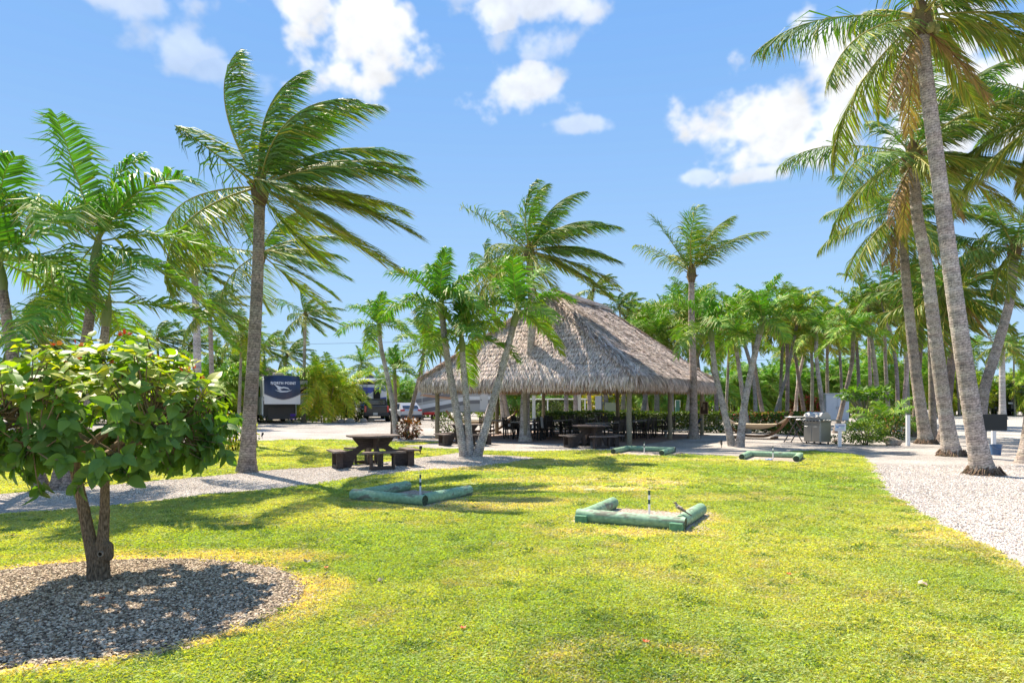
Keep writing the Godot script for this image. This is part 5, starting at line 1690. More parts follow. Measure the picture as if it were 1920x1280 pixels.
func vehicles() -> void:
	var g := Geo.new()
	# fifth-wheel camper, front towards the lawn
	var t := thing("camper_trailer", "white camper trailer with a navy front cap and silver lettering, behind the tall palm", "camper", Vector3(-17.249, 0, -50.872), 0.46)
	g.box(Vector3(0, 2.05, -4.9), Vector3(2.5, 2.9, 8.4), Color(0.72, 0.72, 0.71), 0.06)
	g.box(Vector3(0, 2.62, -0.5), Vector3(2.5, 1.5, 1.8), Color(0.72, 0.72, 0.71), 0.12)
	part(t, "body", g, "paint")
	g = Geo.new()
	var cap := []
	for i in 13:
		var x := lerpf(-1.27, 1.27, i / 12.0)
		cap.append(x)
	for i in 12:
		for j in 8:
			var q := []
			for w: Array in [[i, j], [i + 1, j], [i + 1, j + 1], [i, j + 1]]:
				var x: float = cap[w[0]]
				var v: float = w[1] / 8.0
				var lo := 1.78 + 0.42 * pow(absf(x) / 1.27, 1.6)
				var hi := 3.56 - 0.05 * pow(absf(x) / 1.27, 2.0)
				q.append(Vector3(x, lerpf(lo, hi, v), 0.92 + 0.32 * (1.0 - pow(absf(x) / 1.27, 2.6)) - 0.42 * pow(v, 2.4)))
			g.quado(q[0], q[1], q[2], q[3], Vector3(0, 0.2, 1), Color(0.012, 0.022, 0.06))
	part(t, "front_cap", g, "paint")
	g = Geo.new()
	for i in 12:
		var x0: float = cap[i]
		var x1: float = cap[i + 1]
		var z0 := 0.925 + 0.32 * (1.0 - pow(absf(x0) / 1.27, 2.6))
		var z1 := 0.925 + 0.32 * (1.0 - pow(absf(x1) / 1.27, 2.6))
		var l0 := 1.78 + 0.42 * pow(absf(x0) / 1.27, 1.6)
		var l1 := 1.78 + 0.42 * pow(absf(x1) / 1.27, 1.6)
		g.quado(Vector3(x0, l0 - 0.05, z0), Vector3(x1, l1 - 0.05, z1), Vector3(x1, l1 + 0.01, z1), Vector3(x0, l0 + 0.01, z0), Vector3(0, 0, 1), Color(0.45, 0.4, 0.38))
		g.quado(Vector3(x0, 1.45, z0 * 0.97), Vector3(x1, 1.45, z1 * 0.97), Vector3(x1, l1 - 0.05, z1 - 0.005), Vector3(x0, l0 - 0.05, z0 - 0.005), Vector3(0, 0, 1), Color(0.66, 0.65, 0.63))
	part(t, "lower_cap", g, "paint")
	lettering(t, "NORTH POINT", Vector3(0.02, 2.98, 1.2), 0.19, Color(0.75, 0.76, 0.78))
	g = Geo.new()
	# swept bird emblem
	for e: Array in [[[-0.75, 2.92], [-0.42, 2.62], [-0.1, 2.72], [-0.35, 2.78]], [[-0.68, 2.5], [-0.2, 2.33], [0.35, 2.36], [0.75, 2.5], [0.3, 2.44], [-0.15, 2.43]], [[-0.5, 2.6], [0.0, 2.74], [0.4, 2.68], [0.58, 2.5], [0.4, 2.58], [0.05, 2.64], [-0.25, 2.57], [-0.1, 2.45], [-0.35, 2.5]]]:
		var pl := []
		for q: Array in e: pl.append(Vector2(q[0] * 0.85, q[1] - 0.02))
		g.slab(pl, 1.215, 1.235, Color(0.6, 0.63, 0.68))
	part(t, "emblem", g, "paint")
	g = Geo.new()
	g.box(Vector3(0, 1.1, -0.62), Vector3(2.3, 1.2, 0.2), Color(0.05, 0.048, 0.046), 0.03)
	g.box(Vector3(0.1, 0.75, -0.48), Vector3(1.9, 0.9, 0.06), Color(0.075, 0.07, 0.066), 0.02)
	part(t, "lower_panel", g, "plastic")
	g = Geo.new()
	g.box(Vector3(1.72, 2.35, -3.2), Vector3(1.0, 1.9, 3.6), Color(0.7, 0.7, 0.7), 0.04)
	var so := part(t, "slide_out", g, "paint")
	pane(so, "window", Vector3(1.72, 2.62, -1.39), Vector3(0.62, 0.62, 0.04))
	g = Geo.new()
	g.box(Vector3(1.72, 3.36, -3.2), Vector3(1.1, 0.1, 3.7), Color(0.05, 0.05, 0.05), 0.02)
	part(so, "awning_roll", g, "plastic")
	pane(t, "window", Vector3(-1.26, 2.4, -2.2), Vector3(0.04, 0.7, 0.9))
	pane(t, "window", Vector3(-1.26, 2.4, -4.6), Vector3(0.04, 0.7, 1.2))
	g = Geo.new()
	g.box(Vector3(0.1, 3.7, -2.2), Vector3(0.75, 0.34, 0.9), Color(0.28, 0.28, 0.3), 0.08)
	part(t, "roof_unit", g, "plastic")
	g = Geo.new()
	g.box(Vector3(0.75, 3.62, -3.2), Vector3(0.4, 0.18, 0.6), Color(0.06, 0.06, 0.06), 0.04)
	part(t, "roof_vent", g, "plastic")
	for x: float in [-1.05, 1.05]:
		for z: float in [-6.2, -7.1]: wheel(t, Vector3(x, 0.38, z), 0.38, 0.26)
		g = Geo.new()
		g.box(Vector3(x * 0.9, 0.35, -0.9), Vector3(0.1, 0.7, 0.1), Color(0.05, 0.05, 0.05))
		part(t, "landing_leg", g, "metal")
	var lc := thing("folding_chair", "small purple folding chair beside the white camper", "chair", Vector3(-15.538, 0, -48.39), 0.3)
	g = Geo.new()
	g.box(Vector3(0, 0.42, 0), Vector3(0.42, 0.04, 0.4), Color(0.07, 0.04, 0.2))
	part(lc, "seat", g, "cloth")
	g = Geo.new()
	g.box(Vector3(0, 0.66, -0.2), Vector3(0.36, 0.2, 0.03), Color(0.06, 0.035, 0.16))
	part(lc, "backrest", g, "cloth")
	for x: float in [-0.22, 0.22]:
		for z: float in [-0.2, 0.2]:
			g = Geo.new()
			g.bar(Vector3(x, 0, z), Vector3(x, 0.42, z * 0.8), 0.03, 0.03, Color(0.1, 0.1, 0.1))
			part(lc, "leg", g, "metal")

	# blue motorhome seen from the back
	t = thing("motorhome", "blue and white motorhome with swoosh graphics behind the dark pickup", "motorhome", Vector3(-13.05, 0, -64), 0.28)
	g = Geo.new()
	g.box(Vector3(0, 2.2, -4), Vector3(2.6, 3.3, 8), Color(0.6, 0.62, 0.66), 0.14)
	part(t, "body", g, "paint")
	g = Geo.new()
	g.slab([Vector2(-1.25, 1.7), Vector2(-0.6, 2.05), Vector2(0.6, 2.75), Vector2(1.25, 2.6), Vector2(1.25, 3.0), Vector2(-1.25, 3.0)], 0.0, 0.012, Color(0.015, 0.05, 0.36))
	g.slab([Vector2(-1.25, 1.0), Vector2(1.25, 1.0), Vector2(1.25, 2.1), Vector2(0.2, 1.95), Vector2(-1.25, 1.35)], 0.0, 0.014, Color(0.01, 0.04, 0.28))
	part(t, "graphics", g, "paint")
	g = Geo.new()
	g.slab([Vector2(-0.5, 1.85), Vector2(0.15, 2.45), Vector2(0.5, 2.9), Vector2(0.0, 2.6), Vector2(-0.6, 2.2)], 0.0, 0.03, Color(0.5, 0.53, 0.58))
	part(t, "swoosh", g, "paint")
	g = Geo.new()
	g.box(Vector3(0, 3.42, -0.02), Vector3(2.4, 0.32, 0.1), Color(0.03, 0.03, 0.035), 0.03)
	part(t, "roof_trim", g, "plastic")
	g = Geo.new()
	g.box(Vector3(-0.2, 4.0, -2), Vector3(0.8, 0.32, 0.9), Color(0.1, 0.1, 0.11), 0.06)
	part(t, "roof_unit", g, "plastic")
	for x: float in [-0.55, -0.95]:
		g = Geo.new()
		g.bar(Vector3(x, 1.4, 0.1), Vector3(x, 3.7, 0.1), 0.035, 0.035, Color(0.1, 0.1, 0.12), Vector3.FORWARD)
		part(t, "ladder_rail", g, "metal")
	for i in 6:
		g = Geo.new()
		g.bar(Vector3(-0.95, 1.55 + i * 0.38, 0.1), Vector3(-0.55, 1.55 + i * 0.38, 0.1), 0.03, 0.03, Color(0.12, 0.12, 0.13))
		part(t, "ladder_rung", g, "metal")
	g = Geo.new()
	g.xf = Transform3D(Basis(Vector3.RIGHT, PI / 2), Vector3(0.35, 2.35, 0.14))
	g.box(Vector3.ZERO, Vector3(0.62, 0.22, 0.95), Color(0.02, 0.02, 0.02), 0.08)
	part(t, "spare_wheel_cover", g, "rubber")
	for x: float in [-1.05, 1.05]: wheel(t, Vector3(x, 0.45, -1.8), 0.45, 0.3)

	# pickup
	t = thing("pickup_truck", "dark pickup truck parked tail first before the blue motorhome", "pickup truck", Vector3(-10.936, 0, -55.111), 0.2)
	var navy := Color(0.012, 0.016, 0.035)
	g = Geo.new()
	g.box(Vector3(0, 0.93, -2.7), Vector3(2.0, 0.75, 5.4), navy, 0.1)
	part(t, "body", g, "paint")
	g = Geo.new()
	g.slab([Vector2(-0.95, 1.28), Vector2(0.95, 1.28), Vector2(0.76, 1.9), Vector2(-0.76, 1.9)], -3.6, -1.9, navy)
	part(t, "cab", g, "paint")
	pane(t, "rear_window", Vector3(0, 1.58, -1.885), Vector3(1.35, 0.36, 0.03), navy)
	g = Geo.new()
	g.box(Vector3(0, 1.02, 0.02), Vector3(1.6, 0.55, 0.05), Color(0.02, 0.022, 0.03), 0.02)
	var tg := part(t, "tailgate", g, "paint")
	g = Geo.new()
	g.box(Vector3(0, 1.15, 0.05), Vector3(0.25, 0.07, 0.03), Color(0.05, 0.05, 0.05))
	part(tg, "handle", g, "plastic")
	g = Geo.new()
	g.box(Vector3(0, 0.56, 0.08), Vector3(2.0, 0.2, 0.2), Color(0.03, 0.03, 0.03), 0.03)
	part(t, "bumper", g, "plastic")
	g = Geo.new()
	g.box(Vector3(-0.1, 0.66, 0.19), Vector3(0.36, 0.2, 0.012), Color(0.5, 0.5, 0.48), 0.003)
	part(t, "licence_plate", g, "matte")
	for x: float in [-0.9, 0.9]:
		g = Geo.new()
		g.box(Vector3(x, 1.05, 0.03), Vector3(0.17, 0.5, 0.07), Color(0.45, 0.012, 0.015), 0.02)
		part(t, "tail_light", g, "dark_glass")
		wheel(t, Vector3(x * 0.97, 0.4, -1.1), 0.4, 0.27)
		wheel(t, Vector3(x * 0.97, 0.4, -4.4), 0.4, 0.27)

	# suv
	t = thing("silver_car", "silver hatchback car parked beside the dark pickup", "car", Vector3(-8.137, 0, -55.111), 0.42)
	var silver := Color(0.42, 0.43, 0.46)
	g = Geo.new()
	g.box(Vector3(0, 0.72, -2.2), Vector3(1.82, 0.66, 4.4), silver, 0.14)
	part(t, "body", g, "paint")
	g = Geo.new()
	for i in 1:
		var a := [Vector3(-0.84, 1.0, -0.12), Vector3(0.84, 1.0, -0.12), Vector3(0.66, 1.56, -0.75), Vector3(-0.66, 1.56, -0.75)]
		var b := [Vector3(-0.84, 1.0, -3.3), Vector3(0.84, 1.0, -3.3), Vector3(0.66, 1.56, -2.3), Vector3(-0.66, 1.56, -2.3)]
		g.quado(a[0], a[1], a[2], a[3], Vector3(0, 0.3, 1), silver)
		g.quado(b[0], b[1], b[2], b[3], Vector3(0, 0.3, -1), Color(0.02, 0.02, 0.025))
		g.quado(a[3], a[2], b[2], b[3], Vector3.UP, silver)
		for s in 2:
			var o := Vector3(-1 if s == 0 else 1, 0.2, 0)
			g.quado(a[s], b[s], b[3 - s], a[3 - s], o, silver)
	part(t, "cabin", g, "paint")
	g = Geo.new()
	g.quado(Vector3(-0.66, 1.13, 0.02), Vector3(0.66, 1.13, 0.02), Vector3(0.57, 1.47, -0.6), Vector3(-0.57, 1.47, -0.6), Vector3(0, 0.3, 1), Color(0.01, 0.01, 0.012))
	part(t, "rear_window", g, "dark_glass").position = Vector3(0, 0.012, -0.17)
	for s: float in [-1.0, 1.0]:
		g = Geo.new()
		g.quado(Vector3(s * 0.835, 1.06, -0.75), Vector3(s * 0.835, 1.06, -2.85), Vector3(s * 0.70, 1.47, -2.3), Vector3(s * 0.70, 1.47, -0.95), Vector3(s, 0.2, 0), Color(0.015, 0.018, 0.022))
		part(t, "side_window", g, "dark_glass").position = Vector3(s * 0.012, 0, 0)
		g = Geo.new()
		g.box(Vector3(s * 0.72, 0.95, -0.02), Vector3(0.36, 0.14, 0.08), Color(0.45, 0.02, 0.03), 0.02)
		part(t, "tail_light", g, "dark_glass")
		wheel(t, Vector3(s * 0.84, 0.34, -0.85), 0.34, 0.22)
		wheel(t, Vector3(s * 0.84, 0.34, -3.5), 0.34, 0.22)
	g = Geo.new()
	g.box(Vector3(0, 0.46, 0.03), Vector3(1.78, 0.22, 0.14), Color(0.05, 0.05, 0.055), 0.03)
	part(t, "bumper", g, "plastic")
	g = Geo.new()
	g.box(Vector3(0, 0.74, 0.02), Vector3(0.34, 0.16, 0.03), Color(0.5, 0.46, 0.36), 0.004)
	part(t, "licence_plate", g, "matte")

	# red cart
	t = thing("red_cart", "small red utility cart half hidden by the hut's left corner post", "cart", Vector3(-8, 0, -64), 0.3)
	g = Geo.new()
	g.box(Vector3(0, 0.62, 0), Vector3(1.2, 0.4, 1.8), Color(0.32, 0.012, 0.02), 0.08)
	part(t, "body", g, "paint")
	for x: float in [-0.3, 0.3]:
		g = Geo.new()
		g.box(Vector3(x, 1.05, 0.2), Vector3(0.46, 0.5, 0.14), Color(0.5, 0.3, 0.3), 0.05)
		part(t, "seat", g, "plastic")
	for x: float in [-0.6, 0.6]:
		for z: float in [-0.6, 0.6]: wheel(t, Vector3(x, 0.28, z), 0.28, 0.2)

	# grey travel trailer behind the hut, long side to the lawn
	t = thing("travel_trailer", "long grey travel trailer with white and dark stripes seen under the left eave", "camper", Vector3(-5.073, 0, -60.121), 0.0)
	g = Geo.new()
	g.slab([Vector2(-3.6, 0.75), Vector2(3.6, 0.75), Vector2(3.6, 3.5), Vector2(-2.6, 3.5), Vector2(-3.5, 2.9), Vector2(-3.75, 1.9)], -2.4, 0.0, Color(0.36, 0.35, 0.34))
	part(t, "body", g, "paint")
	for e: Array in [[0.9, 1.2, 2.2, Color(0.62, 0.62, 0.62)], [0.55, 0.75, 1.85, Color(0.12, 0.12, 0.13)], [1.5, 1.62, 2.75, Color(0.14, 0.14, 0.15)]]:
		g = Geo.new()
		var k: float = e[0]
		g.slab([Vector2(-3.4, k), Vector2(1.2, k + 0.9), Vector2(3.5, k + 0.95), Vector2(3.5, k + 1.25), Vector2(1.1, k + 1.2), Vector2(-3.4, k + 0.35)], 0.0, 0.012 + k * 0.004, e[3])
		part(t, "stripe", g, "paint")
	pane(t, "window", Vector3(-1.6, 2.65, 0.0), Vector3(0.7, 0.6, 0.05))
	pane(t, "window", Vector3(1.2, 2.75, 0.0), Vector3(1.2, 0.6, 0.05))
	g = Geo.new()
	g.box(Vector3(2.6, 1.9, 0.02), Vector3(0.72, 2.0, 0.06), Color(0.5, 0.49, 0.47), 0.02)
	var dr := part(t, "door", g, "paint")
	g = Geo.new()
	g.box(Vector3(2.35, 1.8, 0.07), Vector3(0.06, 0.14, 0.05), Color(0.05, 0.05, 0.05))
	part(dr, "handle", g, "metal")
	for x: float in [0.3, 1.2]: wheel(t, Vector3(x, 0.36, -0.2), 0.36, 0.24)
	for x: float in [-2.8, 3.0]:
		g = Geo.new()
		g.box(Vector3(x, 0.4, -0.4), Vector3(0.08, 0.8, 0.08), Color(0.05, 0.05, 0.05))
		part(t, "jack", g, "metal")
	t = thing("awning", "tan shade awning on thin poles before the grey travel trailer", "awning", Vector3(-6.154, 0, -58.353), 0.1)
	g = Geo.new()
	g.quad(Vector3(-1.7, 2.15, 0.2), Vector3(1.3, 1.8, 0.4), Vector3(1.5, 1.95, 1.2), Vector3(-1.5, 2.3, 1.0), Color(0.42, 0.30, 0.24))
	g.quad(Vector3(-1.7, 2.12, 0.2), Vector3(1.3, 1.77, 0.4), Vector3(1.5, 1.92, 1.2), Vector3(-1.5, 2.27, 1.0), Color(0.42, 0.30, 0.24))
	part(t, "canopy", g, "cloth")
	for p: Vector3 in [Vector3(1.35, 0, 1.1), Vector3(-1.5, 0, 0.95)]:
		g = Geo.new()
		g.bar(p, p + Vector3(0, 1.95 if p.x > 0 else 2.27, 0), 0.04, 0.04, Color(0.5, 0.5, 0.5), Vector3.FORWARD)
		part(t, "pole", g, "metal")

	# house behind the camper
	t = thing("house", "pale house with a faded pink metal roof behind the white camper", "house", Vector3(-25.464, 0, -70.857), 0.2)
	g = Geo.new()
	g.box(Vector3(0, 1.6, -3), Vector3(9, 3.2, 6), Color(0.6, 0.57, 0.52), 0.02)
	part(t, "wall", g, "matte")
	g = Geo.new()
	g.slab([Vector2(-5.0, 3.1), Vector2(5.0, 3.1), Vector2(0, 5.3)], -6.5, 0.5, Color(0.5, 0.34, 0.3))
	part(t, "roof", g, "matte")
	for x: float in [-2.6, 2.4]: pane(t, "window", Vector3(x, 1.8, 0.01), Vector3(1.3, 1.1, 0.05), Color(0.6, 0.6, 0.6))

	# right side: white camper, black coach, off-road car
	t = thing("white_camper", "white camper half hidden by shrubs behind the tallest palm", "camper", Vector3(59.439, 0, -86.261), -0.3)
	g = Geo.new()
	g.slab([Vector2(-2.2, 0.8), Vector2(1.5, 0.8), Vector2(2.1, 2.6), Vector2(2.2, 4.2), Vector2(-2.2, 4.2)], -2.4, 0.0, Color(0.66, 0.66, 0.68))
	part(t, "body", g, "paint")
	g = Geo.new()
	g.box(Vector3(0, 3.5, 0.0), Vector3(4.2, 0.35, 0.03), Color(0.2, 0.27, 0.4), 0.01)
	part(t, "stripe", g, "paint")
	for x: float in [-1.0, 0.6]: wheel(t, Vector3(x, 0.4, -0.25), 0.4, 0.26)
	g = Geo.new()
	g.box(Vector3(1.3, 0.4, -0.5), Vector3(0.1, 0.8, 0.1), Color(0.05, 0.05, 0.05))
	part(t, "jack", g, "metal")
	t = thing("black_coach", "black coach front looking out over golden shrubs at the right edge", "coach", Vector3(59.272, 0, -79.36), -0.55)
	g = Geo.new()
	g.box(Vector3(0, 2.2, -4), Vector3(2.6, 3.4, 8), Color(0.02, 0.022, 0.025), 0.35)
	part(t, "body", g, "paint")
	g = Geo.new()
	g.box(Vector3(0, 2.9, 0.0), Vector3(2.2, 1.2, 0.08), Color(0.01, 0.012, 0.014), 0.03)
	part(t, "windscreen", g, "dark_glass")
	for x: float in [-1.2, 1.2]:
		g = Geo.new()
		g.box(Vector3(x * 0.85, 1.5, 0.02), Vector3(0.5, 0.25, 0.08), Color(0.5, 0.52, 0.55), 0.04)
		part(t, "headlight", g, "dark_glass")
		wheel(t, Vector3(x * 0.95, 0.5, -1.6), 0.5, 0.3)
	t = thing("off_road_car", "dark off-road car parked at the far end of the side road", "car", Vector3(59.288, 0, -82.667), -0.7)
	g = Geo.new()
	g.box(Vector3(0, 0.85, -1.9), Vector3(1.6, 0.6, 3.8), Color(0.03, 0.035, 0.05), 0.06)
	part(t, "body", g, "paint")
	g = Geo.new()
	g.box(Vector3(0, 1.45, -2.3), Vector3(1.5, 0.6, 2.4), Color(0.025, 0.025, 0.03), 0.08)
	part(t, "hard_top", g, "matte")
	pane(t, "windscreen", Vector3(0, 1.45, -1.08), Vector3(1.2, 0.4, 0.03))
	g = Geo.new()
	g.box(Vector3(0, 0.6, 0.05), Vector3(1.7, 0.18, 0.18), Color(0.04, 0.04, 0.04), 0.03)
	part(t, "bumper", g, "plastic")
	for x: float in [-0.85, 0.85]:
		g = Geo.new()
		g.box(Vector3(x * 0.65, 0.95, 0.01), Vector3(0.2, 0.2, 0.05), Color(0.6, 0.6, 0.6), 0.03)
		part(t, "headlight", g, "dark_glass")
		g = Geo.new()
		g.box(Vector3(x, 0.88, -0.75), Vector3(0.3, 0.08, 1.0), Color(0.09, 0.09, 0.095), 0.03)
		part(t, "fender", g, "plastic")
		wheel(t, Vector3(x, 0.4, -0.75), 0.4, 0.26)
		wheel(t, Vector3(x, 0.4, -3.1), 0.4, 0.26)

# ---------------------------------------------------------------- tables, chairs, hammocks
func picnic_table(label: String, at: Vector3, yaw: float) -> void:
	var t := thing("picnic_table", label, "picnic table", at, yaw, "eight-sided picnic tables")
	var wood := Color(0.13, 0.10, 0.088)
	var topc := Color(0.27, 0.21, 0.185)
	# octagonal top from planks, each cut to the outline
	var R := 0.66
	var n := 7
	var oct := PackedVector2Array()
	for i in 8: oct.append(Vector2(cos(TAU * (i + 0.5) / 8.0), sin(TAU * (i + 0.5) / 8.0)) * R)
	for i in n:
		var a := lerpf(-0.61, 0.61, float(i) / n) + 0.004
		var b := lerpf(-0.61, 0.61, float(i + 1) / n) - 0.004
		var cut := Geometry2D.intersect_polygons(oct, PackedVector2Array([Vector2(-1, a), Vector2(1, a), Vector2(1, b), Vector2(-1, b)]))
		for poly: PackedVector2Array in cut:
			var g := Geo.new()
			g.xf = Transform3D(Basis(Vector3.RIGHT, PI / 2), Vector3(0, 0.77, 0))
			g.slab(Array(poly), 0.0, 0.04, jit(topc, 0.14))
			part(t, "plank", g, "wood")
	# crossing arched side frames that carry the top and the benches
	for k in 2:
		var g := Geo.new()
		var arch := [Vector2(-0.86, 0.0), Vector2(-0.56, 0.0)]
		for i in 11:
			var an := PI - PI * i / 10.0
			arch.append(Vector2(cos(an) * 0.5, 0.06 + sin(an) * 0.42))
		arch += [Vector2(0.56, 0.0), Vector2(0.86, 0.0), Vector2(0.86, 0.38), Vector2(0.5, 0.42), Vector2(0.36, 0.52), Vector2(0.48, 0.66), Vector2(0.52, 0.728), Vector2(-0.52, 0.728), Vector2(-0.48, 0.66), Vector2(-0.36, 0.52), Vector2(-0.5, 0.42), Vector2(-0.86, 0.38)]
		g.xf = Transform3D(Basis(Vector3.UP, PI / 2 * k + PI / 4), Vector3.ZERO)
		if k == 1:
			for i in arch.size(): arch[i] = arch[i] * Vector2(1, 0.997)
		g.slab(arch, -0.025, 0.025, wood)
		part(t, "arch_frame", g, "wood")
	for k in 4:
		var an := PI / 2 * k + PI / 4
		var bs := Basis(Vector3.UP, an)
		var seat := Geo.new()
		seat.xf = Transform3D(bs, Vector3.ZERO)
		for s in 2:
			var r := 0.73 + s * 0.155
			var w := 0.40 + s * 0.06
			var sl := Geo.new()
			sl.xf = Transform3D(bs * Basis(Vector3.RIGHT, PI / 2), Vector3(0, 0.425, 0))
			sl.slab([Vector2(r, -w), Vector2(r + 0.145, -w - 0.06), Vector2(r + 0.145, w + 0.06), Vector2(r, w)], 0.0, 0.04, jit(topc, 0.12))
			part(t, "bench_plank", sl, "wood")
		for s: float in [-1.0, 1.0]:
			var lg := Geo.new()
			lg.xf = Transform3D(bs, Vector3.ZERO)
			lg.box(Vector3(0.86, 0.19, s * 0.26), Vector3(0.16, 0.38, 0.05), wood, 0.008)
			part(t, "bench_leg", lg, "wood")
		var br := Geo.new()
		br.xf = Transform3D(bs, Vector3.ZERO)
		br.box(Vector3(0.9, 0.05, 0), Vector3(0.06, 0.08, 0.46), wood, 0.006)
		part(t, "foot_rail", br, "wood")

func make_chair() -> Node3D:
	var t := thing("wicker_chair", "dark wicker dining chair under the hut roof", "chair", Vector3.ZERO, 0.0, "dark chairs under the hut roof")
	var col := Color(0.045, 0.036, 0.032)
	var g := Geo.new()
	g.box(Vector3(0, 0.43, 0), Vector3(0.46, 0.07, 0.44), col, 0.015)
	part(t, "seat", g, "wicker")
	g = Geo.new()
	for i in 11:
		g.bar(Vector3(-0.21, 0.5 + i * 0.038, -0.215 - i * 0.008), Vector3(0.21, 0.5 + i * 0.038, -0.215 - i * 0.008), 0.02, 0.03, jit(col, 0.25))
	part(t, "backrest", g, "wicker")
	for s: float in [-1.0, 1.0]:
		g = Geo.new()
		g.bar(Vector3(s * 0.22, 0, 0.2), Vector3(s * 0.22, 0.64, 0.2), 0.04, 0.04, col, Vector3.FORWARD)
		part(t, "leg", g, "wicker")
		g = Geo.new()
		g.bar(Vector3(s * 0.22, 0, -0.22), Vector3(s * 0.22, 0.93, -0.3), 0.04, 0.04, col, Vector3.FORWARD)
		part(t, "leg", g, "wicker")
		g = Geo.new()
		g.bar(Vector3(s * 0.22, 0.655, 0.22), Vector3(s * 0.22, 0.655, -0.26), 0.05, 0.03, col)
		part(t, "armrest", g, "wicker")
	return t

func hammock(label: String, at: Vector3, yaw: float, L: float) -> void:
	var t := thing("hammock", label, "hammock", at, yaw, "hammocks on wooden stands")
	var wood := Color(0.36, 0.20, 0.11)
	for s: float in [-1.0, 1.0]:
		var g := Geo.new()
		var prev := Vector3(0.0, 0.1, 0)
		for i in 9:
			var u := (i + 1) / 9.0
			var p := Vector3(s * L * 0.5 * (0.12 + 0.88 * u), 0.1 + 1.05 * pow(u, 2.4), 0)
			g.bar(prev, p + (p - prev) * 0.03, 0.09, 0.11, jit(wood, 0.06), Vector3.UP, 0.01)
			prev = p
		part(t, "curved_beam", g, "wood")
		g = Geo.new()
		g.box(Vector3(s * L * 0.26, 0.05, 0), Vector3(0.12, 0.1, 1.15), wood * 0.9, 0.012)
		part(t, "foot", g, "wood")
		g = Geo.new()
		g.bar(Vector3(s * L * 0.33, 0.66, -0.55), Vector3(s * L * 0.33, 0.66, 0.55), 0.035, 0.035, wood)
		part(t, "spreader_bar", g, "wood")
		g = Geo.new()
		for i in 13:
			g.tube([Vector3(s * L * 0.49, 1.06, 0), Vector3(s * L * 0.33, 0.665, lerpf(-0.54, 0.54, i / 12.0))], [0.006, 0.006], 4, [Color(0.62, 0.52, 0.4)], false)
		part(t, "cords", g, "cloth").set_meta("kind", "stuff")
	var g := Geo.new()
	var n := 14
	for i in n:
		for k in 10:
			var q := []
			for w: Array in [[i, k], [i + 1, k], [i + 1, k + 1], [i, k + 1]]:
				var u: float = w[0] / float(n) * 2.0 - 1.0
				var v: float = w[1] / 10.0 * 2.0 - 1.0
				q.append(Vector3(u * L * 0.33, 0.66 - 0.27 * (1.0 - u * u) + 0.24 * v * v * (1.0 - u * u), v * 0.58))
			g.quado(q[0], q[1], q[2], q[3], Vector3.UP, Color(0.60, 0.50, 0.36) if (i + k) % 2 else Color(0.53, 0.44, 0.32))
	part(t, "bed", g, "cloth")

